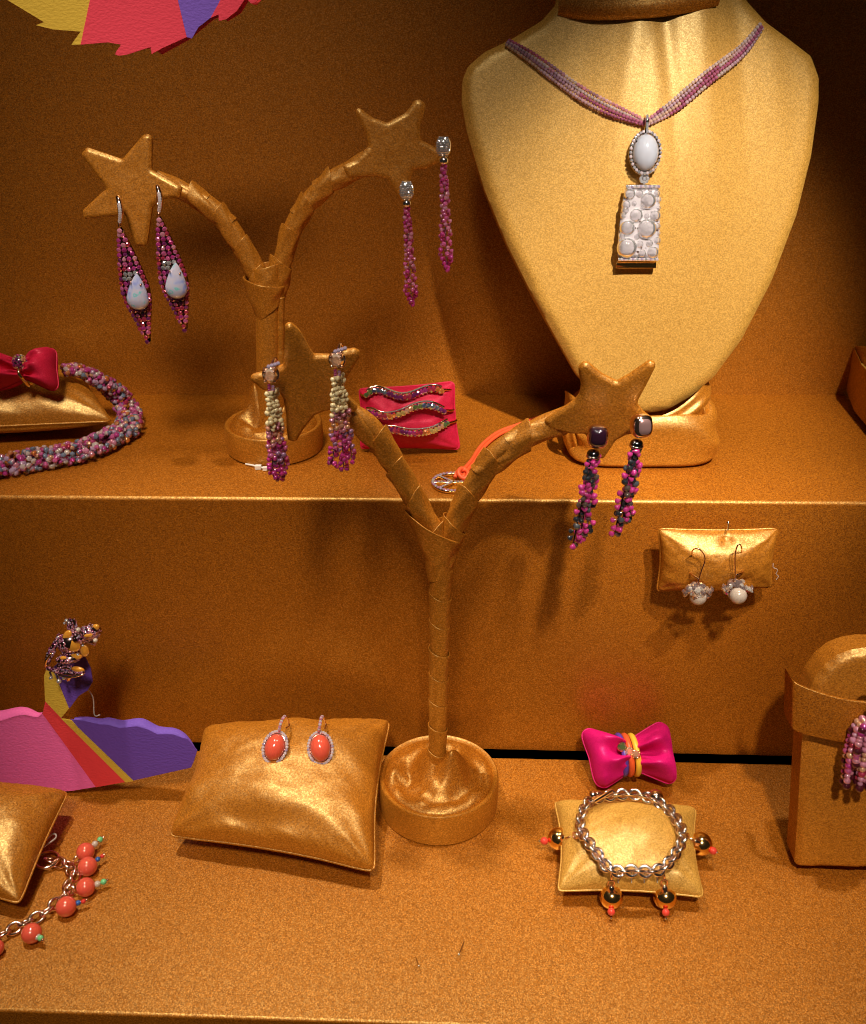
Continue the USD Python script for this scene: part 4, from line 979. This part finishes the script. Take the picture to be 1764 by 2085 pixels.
for (x, y, r), small, tip in charms:
    s = mpp(atZ(*c6(x, y), .005)); R = r * .21974 * s
    P = atZ(*c6(x, y), R)
    cb = part(CB, 'coral_ball', ball(P, (R, R, R), 3), 'coral')
    k = Pz[np.argmin(np.linalg.norm(Pz - P, axis=1))]
    part(CB, 'jump_ring', ring((P * .45 + k * .55), basis(np.cross(P - k, [0, 0, 1])), .0022, .0022, .0005, 14, 5), 'rose_gold')
    last = P
    for m, xx, yy, q in small:
        last = atZ(*c6(xx, yy), R * 1.02); part(CB, 'small_bead', ball(last, q * .21974 * s, 2), m)
    if tip is not None:
        e = atZ(*c6(*tip), R * 1.05); part(CB, 'head_pin', cat([tube([P, e], .0005, 5), ball(e, .0009, 1)]), 'rose_gold')
lp = spl([atZ(*c6(x, y), z) for x, y, z in ((370, 675, .012), (430, 600, .012), (500, 545, .01), (522, 570, .01), (470, 620, .010), (380, 680, .011))], 40)
single('thread_loop', 'clear nylon loop at the edge of the lower left cushion', 'thread', tube(lp, .0005, 5), 'nylon')

# ================================================================== PAPER CUT-OUTS
def sheet(T, pts, conv, P0, n, mat, th=.0006, off=0.0, name='panel', label=None):
    ex, ey, n = planeframe(P0, n)
    poly = pixpoly([conv(*q) for q in pts], P0, n, ex, ey)
    if not poly.is_valid: poly = poly.buffer(0)
    if poly.geom_type != 'Polygon': poly = max(poly.geoms, key=lambda g: g.area)
    m = trimesh.creation.extrude_polygon(poly, th, engine='earcut')
    v = np.array(m.vertices); f = np.array(m.faces)
    W = P0 + v[:, :1] * ex + v[:, 1:2] * ey + (v[:, 2:] + off) * n
    if np.dot(np.cross(ex, ey), n) < 0: f = f[:, ::-1]
    part(T, name, (W, f), mat, smooth=False, label=label)
pb1 = lambda x, y: (x * .24530, 1221.8 + y * .2453)
PP0 = atY(200, 1560, .428); PPn = unit((-.10, -1, .16))
PA = thing('paper_cutout', 'pink, red, yellow and purple paper cut-out standing at the lower left', 'paper cut-out', PP0)
sheet(PA, [(-900, 1120), (-400, 1040), (0, 1003), (150, 960), (330, 965), (360, 938), (500, 1130), (800, 1547), (600, 1580), (0, 1612), (-500, 1640), (-900, 1640)], pb1, PP0, PPn, 'paper_pink', off=0, label='pink panel')
sheet(PA, [(385, 825), (520, 968), (600, 1052), (1052, 1502), (802, 1547), (502, 1132), (360, 938)], pb1, PP0, PPn, 'paper_red', off=.0004, label='red panel')
sheet(PA, [(515, 972), (600, 990), (655, 1052), (1112, 1492), (1050, 1503), (596, 1052)], pb1, PP0, PPn, 'paper_yellow', off=.0008, label='thin yellow stripe')
sheet(PA, [(590, 985), (690, 995), (760, 1010), (830, 1026), (900, 1030), (1000, 1058), (1140, 1042), (1240, 1072), (1310, 1108), (1430, 1108), (1560, 1150), (1640, 1245), (1610, 1340), (1590, 1385), (1110, 1492), (655, 1052)], pb1, PP0, PPn, 'paper_purple', off=.0002, label='purple panel')
sheet(PA, [(400, 555), (376, 620), (385, 828), (518, 968), (582, 890), (470, 620), (440, 560)], pb1, PP0, PPn, 'paper_yellow', off=.001, label='yellow neck panel')
sheet(PA, [(440, 560), (560, 450), (715, 470), (760, 560), (776, 670), (735, 742), (660, 788), (590, 885), (582, 890), (470, 620)], pb1, PP0, PPn, 'paper_purple', off=.0006, label='purple neck panel')
def lip(T, pts, mat, depth=.006):               # upper edge bent back
    W = spl([onp(*pb1(x, y), PP0, PPn) + PPn * .0008 for x, y in pts], 60)
    w = np.sin(np.linspace(.15, PI - .05, 60)) ** .6
    g = np.stack([W, W + (np.array([0, .3, 1.0]) * .0011 * w[:, None]), W + (np.array([0, 1.0, .9]) * depth * .45 * w[:, None]), W + np.array([0, 1.0, .28]) * depth * w[:, None]], 1)
    part(T, 'bent_edge', stripe(g), mat)
lip(PA, [(-600, 1080), (-250, 1030), (0, 1003), (130, 962), (240, 955), (315, 968), (355, 940)], 'paper_pink', .008)
lip(PA, [(620, 992), (760, 1018), (820, 1036), (900, 1038), (1000, 1064), (1140, 1050), (1220, 1072), (1310, 1112), (1430, 1115), (1540, 1155), (1630, 1250)], 'paper_violet', .006)
tp, tq = onp(*pb1(720, 760), PP0, PPn), onp(*pb1(772, 1000), PP0, PPn) + np.array([0, .004, 0])
single('nylon_thread', 'clear thread hanging behind the purple paper neck', 'thread', tube(spl([tp + [0, .002, 0], (tp + tq) / 2 + [.0005, .003, 0], tq, tq + [.003, 0, .001]], 20), .0004, 5), 'nylon')
tl = lambda x, y: (x * .34634, y * .34634)
TP0 = atY(250, 50, .52); TPn = unit((.05, -1, .06))
TL = thing('paper_cutout', 'yellow, red and purple paper cut-out hanging at the top left', 'paper cut-out', TP0)
sheet(TL, [(-150, -100), (0, -30), (50, 0), (265, 130), (218, 148), (320, 173), (480, 185), (425, 262), (480, 262), (535, 0), (555, -100)], tl, TP0, TPn, 'paper_yellow', .0016, label='yellow panel')
sheet(TL, [(535, 0), (480, 262), (640, 248), (718, 262), (690, 300), (683, 318), (700, 326), (745, 322), (890, 276), (897, 316), (960, 282), (1102, 217), (1050, 0), (1040, -100), (555, -100)], tl, TP0, TPn, 'paper_coral_red', .0016, .0003, label='broad red panel')
sheet(TL, [(1050, 0), (1102, 217), (1132, 226), (1170, 160), (1242, 104), (1300, 0), (1330, -100), (1030, -100)], tl, TP0, TPn, 'paper_violet', .0016, .0001, label='purple panel')
sheet(TL, [(1300, 0), (1242, 104), (1290, 85), (1290, 122), (1335, 112), (1395, 65), (1440, 0), (1450, -100), (1330, -100)], tl, TP0, TPn, 'paper_coral_red', .0016, .0003, label='narrow red panel')
sheet(TL, [(1452, -60), (1460, 0), (1478, 20), (1500, 15), (1522, 0), (1530, -60)], tl, TP0, TPn, 'paper_coral_red', .0016, .0003, label='small red tip')
sheet(TL, [(560, -100), (560, 200), (700, 262), (900, 290), (940, 318), (1110, 225), (1180, 165), (1250, 108), (1300, 90), (1330, 122), (1410, 70), (1460, -10), (1480, 22), (1505, 22), (1530, -5), (1530, -100)], tl, TP0, TPn, 'paper_red', .0016, -.006, name='backing', label='dark red layer behind')

# ================================================================== FROG RING
fr = lambda x, y: (76.4 + x * .08658, 1237.1 + y * .08658)
FN = unit((-.1, -1, .25)); FP0 = onp(*fr(820, 900), PP0 + PPn * .008, PPn)
def fp(x, y, off=0.0): return onp(*fr(x, y), FP0, FN) + FN * off
sf = mpp(FP0) * .08658
FG = thing('frog_jewel', 'frog shaped jewel with dark gems and amber stones on the paper neck', 'ring', FP0)
limbs = [([(560, 640, 1), (440, 850, 1), (300, 1080, 1), (235, 1280, 0)], 75, 70), ([(430, 980, 1), (360, 1120, 2), (290, 1310, 2)], 40, 30), ([(830, 580, 2), (790, 420, 1), (755, 260, 0)], 75, 70),
         ([(900, 560, 0), (900, 420, 0), (830, 270, 0)], 40, 40), ([(300, 1395, 2), (550, 1430, 4), (800, 1470, 4), (1160, 1460, 3)], 55, 60), ([(545, 1320, 3), (700, 1330, 4), (890, 1350, 4)], 55, 55),
         ([(1120, 760, 1), (1230, 800, 0), (1300, 880, -2)], 60, 50)]
allm = []
bodym = ball(fp(800, 850, .0), (330 * sf, 290 * sf, .0065), 3, np.stack([unit(np.array([.75, 0, .66])), unit(np.array([-.66, 0, .75])), -FN * -1]))
headm = ball(fp(1260, 570, .001), (265 * sf, 215 * sf, .0055), 3, np.stack([unit(np.array([.85, 0, .4])), unit(np.array([-.4, 0, .85])), FN]))
midm = ball(fp(1050, 690, .001), (200 * sf, 190 * sf, .0055), 3, np.stack([unit(np.array([.8, 0, .5])), unit(np.array([-.5, 0, .8])), FN]))
hipm = ball(fp(780, 1160, .002), (300 * sf, 130 * sf, .0055), 3, np.stack([unit(np.array([1, 0, .1])), unit(np.array([-.1, 0, 1])), FN]))
part(FG, 'body', bodym, 'brown_metal'); part(FG, 'body', midm, 'brown_metal'); part(FG, 'head', headm, 'brown_metal'); part(FG, 'hip', hipm, 'brown_metal')
allm += [bodym, midm, headm, hipm]
for pts, r0, r1 in limbs:
    m = tube(spl([fp(x, y, .001 * z) for x, y, z in pts], 24), np.linspace(r0, r1, 24) * sf, 10)
    part(FG, 'leg', m, 'brown_metal'); allm.append(m)
cabs = [(690, 680, 95, 165, -.5), (845, 905, 165, 150, .5), (1180, 960, 105, 140, 0), (895, 1160, 150, 75, .1), (600, 1195, 80, 50, .1), (1365, 465, 90, 75, .4), (1180, 660, 115, 50, .2), (1020, 1395, 160, 75, -.12)]
for x, y, a, b, t in cabs:
    hs = [hit(m, *fr(x, y)) for m in allm]; hs = [q for q in hs if q is not None]
    P = min(hs, key=lambda q: np.linalg.norm(q - CAM)) if hs else fp(x, y, .004)
    B = basis(FN, (0, 0, 1)); xx = B[0] * math.cos(t) + B[1] * math.sin(t); B = np.stack([xx, np.cross(B[2], xx), B[2]])
    prof = [(max(math.sin(q), 1e-6), math.cos(q)) for q in np.linspace(0, PI / 2, 6)] + [(1, -.2), (1e-6, -.2)]
    v, f = lathe(prof, 18)
    part(FG, 'amber_stone', ((v * [a * sf, b * sf, .0012]) @ B + P - FN * .0004, f), 'amber_cab')
ms = [[], []]
for k in range(1700):
    x, y = rng.uniform(190, 1540), rng.uniform(200, 1560)
    hs = [hit(m, *fr(x, y), .0001, True) for m in allm]; hs = [q for q in hs if q[0] is not None]
    if not hs: continue
    if any(((x - a) / c) ** 2 + ((y - b) / d) ** 2 < 1.0 for a, b, c, d, _ in cabs): continue
    P, n = min(hs, key=lambda q: np.linalg.norm(q[0] - CAM))
    ms[k % 2].append(gem(P, 21 * sf * rng.uniform(.7, 1.1), n + rng.normal(0, .25, 3), sides=6))
part(FG, 'dark_pave', cat(ms[0][::2]), 'sapphire_plum', smooth=False, kind='stuff')
part(FG, 'bright_pave', cat(ms[0][1::2]), 'diamond_lilac', smooth=False, kind='stuff')
part(FG, 'rose_pave', cat(ms[1]), 'sapphire_rose', smooth=False, kind='stuff')
for x, y, r in ((1075, 430, 55), (1475, 680, 55)): part(FG, 'eye', ball(fp(x, y, .006), r * sf, 2), 'pearl')
for x, y, r in ((395, 1590, 42), (590, 1665, 58), (705, 1590, 48), (760, 245, 42), (710, 310, 30), (820, 300, 30), (1030, 1040, 40), (735, 1245, 36), (1140, 830, 28)): part(FG, 'toe', ball(fp(x, y, .004), r * sf, 2), 'diamond')
for a, b in (((395, 1590), (350, 1460)), ((590, 1665), (500, 1500)), ((705, 1590), (600, 1500))): part(FG, 'toe_bar', tube([fp(*a, .003), fp(*b, .003)], 24 * sf, 6), 'white_gold')
part(FG, 'band', tube(spl([fp(450, 980, .006), fp(360, 1120, .007), fp(280, 1330, .004)], 14), .0006, 6), 'gold')
part(FG, 'band', tube(spl([fp(560, 1500, .004), fp(860, 1545, .0055), fp(1160, 1490, .004)], 14), .0007, 6), 'rose_gold')
part(FG, 'shank', tube(spl([fp(830, 1560, .003), fp(770, 1650, .002), fp(720, 1720, -.001)], 14), .0012, 6), 'gold')

# ================================================================== FUCHSIA BOW WITH THREE RINGS
f4 = lambda x, y: (1069.1 + x * .23088, 1425.5 + y * .23088)
pq = atZ(*f4(915, 500), .017)
FNn = unit((0, -.72, .80)); fx, fy, FNn = planeframe(pq, FNn)
fx2 = unit(fx - fy * .01); fy2 = unit(np.cross(FNn, fx2)); sq = mpp(pq)
FB = thing('bow_cushion', 'bright fuchsia satin bow cushion wearing three coloured rings on the lower board', 'bow cushion', pq)
FBm = bow(FB, [onp(*f4(x, y), pq, FNn) for x, y in ((475, 255), (1262, 185), (1355, 738), (625, 785))], FNn, .50, 'fuchsia_satin', .0200, 4)
for k, (x, mt, gm, gx, gy, lab) in enumerate(((845, 'rubber_purple', 'sapphire_green', 858, 415, 'purple ring with green stone on the fuchsia bow'), (898, 'rubber_orange', 'morganite', 922, 455, 'orange ring with peach stone, middle of three on the fuchsia bow'), (957, 'rubber_yellow', 'sapphire_peach', 980, 478, 'yellow ring with peach stone on the fuchsia bow'))):
    c = onp(*f4(x, 485), pq, FNn)
    a = np.linspace(0, 2 * PI, 44)[:-1]
    Pr = c + np.outer(np.cos(a) * 38 * sq, fy2) + np.outer(np.sin(a) * .0108, FNn) + np.outer(np.cos(a) * -5 * sq, fx2) + FNn * .001
    Rg = thing('ring', lab, 'ring', c)
    part(Rg, 'band', tube(Pr, .0018, 10, closed=True), mt)
    g = onp(*f4(gx, gy), pq + FNn * .0135, FNn)
    part(Rg, 'setting', ring(g - FNn * .0006, basis(FNn), .0024, .0024, .0005, 14, 5), 'gold')
    part(Rg, 'stone', gem(g, .0028 if k < 2 else .0024, FNn + np.array([.1, -.3, 0])), gm, smooth=False)
    for q in range(4):
        d = basis(FNn)[0] * math.cos(q * PI / 2 + .8) + basis(FNn)[1] * math.sin(q * PI / 2 + .8)
        part(Rg, 'claw', tube([g + d * .0026 - FNn * .001, g + d * .0024 + FNn * .0012], .0004, 5), 'gold')

# ================================================================== BALL CHARM BRACELET ON ITS CUSHION
CB4 = [atZ(*f4(255, 890), .016), atZ(*f4(1515, 945), .016), atZ(*f4(1585, 1745), .010), atZ(*f4(285, 1690), .010)]
mb, rim, bn_ = cushion(CB4, .018, .009, .085, 50, .0009, 9, pw=.45)
CUB = thing('jewellery_cushion', 'small pale gold cushion wearing the silver chain bracelet, lower right', 'cushion', (CB4[2] + CB4[3]) / 2)
cv = part(CUB, 'cover', mb, 'gold_pale')
part(cv, 'seam', tube(spl(rim[::4], 140, True), .0006, 6, closed=True), 'gold_pale')
lk = [(600, 880), (740, 845), (900, 832), (1050, 850), (1180, 905), (1275, 975), (1342, 1065), (1388, 1175), (1370, 1280), (1310, 1380), (1200, 1490), (1060, 1512), (910, 1505), (760, 1500), (680, 1410), (600, 1305), (520, 1190), (490, 1095), (510, 990), (545, 925)]
zz = lambda y: .031 if y < 1300 else .031 - (y - 1300) / 200 * .003
LP = spl([atZ(*f4(x, y), zz(y)) for x, y in lk], 400, True)
BR = thing('charm_bracelet', 'silver chain bracelet with gold balls and red beads on a pale cushion', 'bracelet', LP[0])
chain(BR, np.vstack([LP, LP[:1]]), .0033, .0026, .00088, 1.12, 'silver', (.75, -.75))
for (x, y, r, mt), (x2, y2), tip, base_ in (((300, 1225, 92, 'gold'), (172, 1243), (128, 1245), (470, 1190)), ((1552, 1270, 95, 'gold'), (1660, 1330), (1695, 1345), (1400, 1190)), ((763, 1740, 97, 'gold'), (762, 1868), (762, 1925), (762, 1520)), ((1236, 1740, 97, 'gold'), (1243, 1873), (1245, 1930), (1225, 1510)), ((1155, 862, 62, 'rose_gold'), (1140, 826), None, (1180, 905))):
    s = mpp(atZ(*f4(x, y), .012)) * .23088; R = r * s * 1.08
    hgt = R + (.0015 if y > 1500 else .006 if y > 900 else .026)
    P = atZ(*f4(x, y), hgt)
    part(BR, 'ball', ball(P, R, 3), mt)
    b0 = atZ(*f4(*base_), zz(base_[1]) - .002); d = unit(b0 - P); P2 = atZ(*f4(x2, y2), hgt - (.0 if y < 1500 else .002))
    part(BR, 'neck', lathe([(R * .42, -.0008), (R * .30, .0008), (R * .22, .0022), (1e-6, .0026)], 12, P + d * R * .96, basis(d)), 'rose_gold')
    for q in (.35, .8): part(BR, 'jump_ring', ring(P + d * R + (b0 - P - d * R) * q, np.stack([d, basis(d)[int(q > .5)]]), .0022, .0016, .0005, 14, 5), 'rose_gold')
    part(BR, 'red_bead', ball(P2, 34 * s, 2), 'coral_red')
    part(BR, 'red_bead', ball(P * .42 + P2 * .58, 22 * s, 2), 'coral_red')
    if tip: part(BR, 'head_pin', ball(atZ(*f4(*tip), hgt - (.0 if y < 1500 else .003)), 11 * s, 1), 'white_gold')
tA, tB = atZ(*f4(612, 895), .036), atZ(*f4(765, 800), .036)
part(BR, 'toggle_bar', tube([tA, tB], .0011, 10), 'rose_gold')
part(BR, 'toggle_ball', ball(atZ(*f4(600, 838), .036), .0022, 2), 'rose_gold')
part(BR, 'toggle_ball', ball(atZ(*f4(640, 828), .036), .0015, 2), 'rose_gold')
for x in (820, 938, 1050, 1165):
    A, Bq = hit(mb, *f4(x, 1545), .0004), hit(mb, *f4(x + 3, 1610), .0004)
    if A is not None and Bq is not None: part(BR, 'tie_thread', tube([A + [0, 0, .003], A, Bq], .00028, 5), 'nylon')

# ================================================================== ARCHED DISPLAY AT RIGHT
a5 = lambda x, y: (1501.8 + x * .25628, 1247.3 + y * .25628)
AP0 = atZ(*a5(640, 1885), .0005); AN = unit((-.10, -1, .20)); aex, aey, AN = planeframe(AP0, AN)
ah = [(395, 1862), (420, 1500), (440, 1120), (462, 760), (490, 560), (540, 420), (620, 310), (720, 232), (830, 190), (950, 172), (1060, 175)]
ah += [(1180, 205), (1290, 265), (1370, 350), (1430, 460), (1470, 600), (1500, 800), (1530, 1160), (1560, 1880)]
apoly = soft(pixpoly([a5(x - 4, y) for x, y in ah], AP0, AN, aex, aey), .003)
AR = thing('arched_display', 'arched gold satin display with cross band at the lower right edge', 'jewellery display', AP0)
am = inflate(apoly, AP0, aex, aey, AN, .006, .0035, .0018, back=.2, side=.016)
part(AR, 'panel', am, 'gold_satin', smooth=50)
def strap(y0, y1, off):
    top = [(432, 530), (462, 546), (600, 590), (800, 638), (1000, 660), (1250, 640), (1480, 570)]
    bot = [(424, 905), (452, 925), (600, 955), (800, 985), (1000, 1000), (1250, 985), (1500, 920)]
    A = spl([onp(*a5(x, y), AP0 + AN * .021, AN) for x, y in top], 60); Bq = spl([onp(*a5(x, y), AP0 + AN * .021, AN) for x, y in bot], 60)
    bulge = .0065 * np.sin(np.linspace(.0, PI, 60)) ** .5
    g = []
    for w, o in ((0, -.0012), (0, 0), (.02, .0004), (.3, .0006), (.7, .0004), (.98, .0), (1, -.0006), (1, -.0016)):
        g.append(A * (1 - w) + Bq * w + AN * (o + bulge)[:, None])
    g = np.array(g)
    ends0 = g[:, :1] - AN * .014; ends1 = g[:, -1:] - AN * .014
    return stripe(np.concatenate([ends0, g, ends1], 1))
part(AR, 'band', strap(0, 0, 0), 'gold_backdrop', smooth=50)
tc = onp(*a5(1075, 800), AP0 + AN * .032, AN); st = mpp(tc) * .25628
TA = thing('bead_tassel', 'pink, clear and garnet bead tassel hanging on the arched display', 'tassel', tc)
part(TA, 'disc', lathe([(1e-6, .0012), (42 * st, .0012), (50 * st, 0), (42 * st, -.0012), (1e-6, -.0012)], 28, tc + (aey * 185 - aex * 12) * st, basis(AN, aey)), 'dark_metal', smooth=40)
part(TA, 'disc_rim', ring(tc + (aey * 185 - aex * 12) * st, basis(AN, aey), 48 * st, 48 * st, .0009, 30, 6), 'gold')
part(TA, 'link', ring(tc + (aey * 90) * st, basis((1, 0, 0)), .003, .003, .0006, 16, 5), 'gold')
part(TA, 'cap_ball', ball(tc + aey * 6 * st - aex * 10 * st, 40 * st, 3), 'dark_metal')
for k in range(15):
    a = k * 2.39996; rad = math.sqrt((k + .5) / 15)
    d = aex * math.cos(a) * 1.0 + AN * (math.sin(a) * .5)
    Ps = spl([tc - aey * 40 * st + d * rad * 30 * st, tc - aey * 90 * st + d * rad * 115 * st, tc - aey * 300 * st + d * rad * 175 * st, tc - aey * (650 - 230 * rad * (k % 3) / 2) * st + d * rad * 165 * st], 15)
    for i, q in enumerate(Ps):
        m = 'garnet' if i == 14 or (rad > .8 and i % 6 == 4) else ['sapphire_pink', 'sapphire_red', 'sapphire_peach', 'sapphire_magenta', 'briolette_rose', 'sapphire_rose'][rng.integers(0, 6)]
        part(TA, 'bead', ball(q, (34 if m == 'garnet' else rng.uniform(20, 32)) * st, 1), m)

# ================================================================== FABRIC TRAY AT THE RIGHT EDGE OF THE SHELF
r1 = lambda x, y: (1629.1 + x * .12208, 661.8 + y * .12208)
A0 = atZ(*r1(830, 1430), H + .0035); A1 = atY(*r1(948, 650), A0[1] + .004)
Bv = atZ(*r1(1500, 2250), H + .0035) - A0
hz = A1 - A0
bk = np.array([.012, .05, 0])
T0 = A0; q4 = [T0, T0 + Bv, T0 + Bv + bk * 1.0, T0 + bk]
A0 = A0 + [.003, 0, 0]; q4 = [q + np.array([.003, 0, 0]) for q in q4]
TR_ = thing('display_box', 'gold satin display box cut off by the right edge, upper shelf', 'display box', A0)
def tray():
    g = []
    for s, o in ((0, .0), (.04, -.001), (.5, -.0006), (.96, 0), (1, .0008)):
        g.append([q + hz * s for q in q4 + q4[:1]])
    cen = np.mean(q4, 0)
    for sc, dz in ((.95, 0), (.93, -.006)):
        g.append([cen + (q - cen) * sc + hz * (1 + 0) + [0, 0, dz] for q in q4 + q4[:1]])
    return stripe(np.array(g))
part(TR_, 'side', tray(), 'gold_satin', smooth=40)
cen = np.mean(q4, 0)
mt, rim, _ = cushion([cen + (q - cen) * .92 + hz * .92 for q in (q4[3], q4[2], q4[1], q4[0])], .012, .004, .02, 24, .001, 3)
part(TR_, 'pad', mt, 'gold_backdrop')
part(TR_, 'edge_trim', tube(np.array([cen + (q - cen) * .985 + hz * 1.0 for q in q4[:2]]), .0007, 6), 'gold_pale')

# ================================================================== PINS IN THE LOWER BOARD
p9 = lambda x, y: (763.6 + x * .23088, 1832.7 + y * .23088)
for (a, b, lab) in (((785, 372), (742, 480), 'longer steel pin stuck in the front of the lower board'), ((364, 512), (388, 582), 'shorter steel pin stuck in the front of the lower board')):
    P, Q = atZ(*p9(*a), .0), atZ(*p9(*b), .0035)
    single('pin', lab, 'pin', cat([tube([P - (Q - P) * .3, Q], .0003, 6), ball(Q, .0006, 1)]), 'steel')
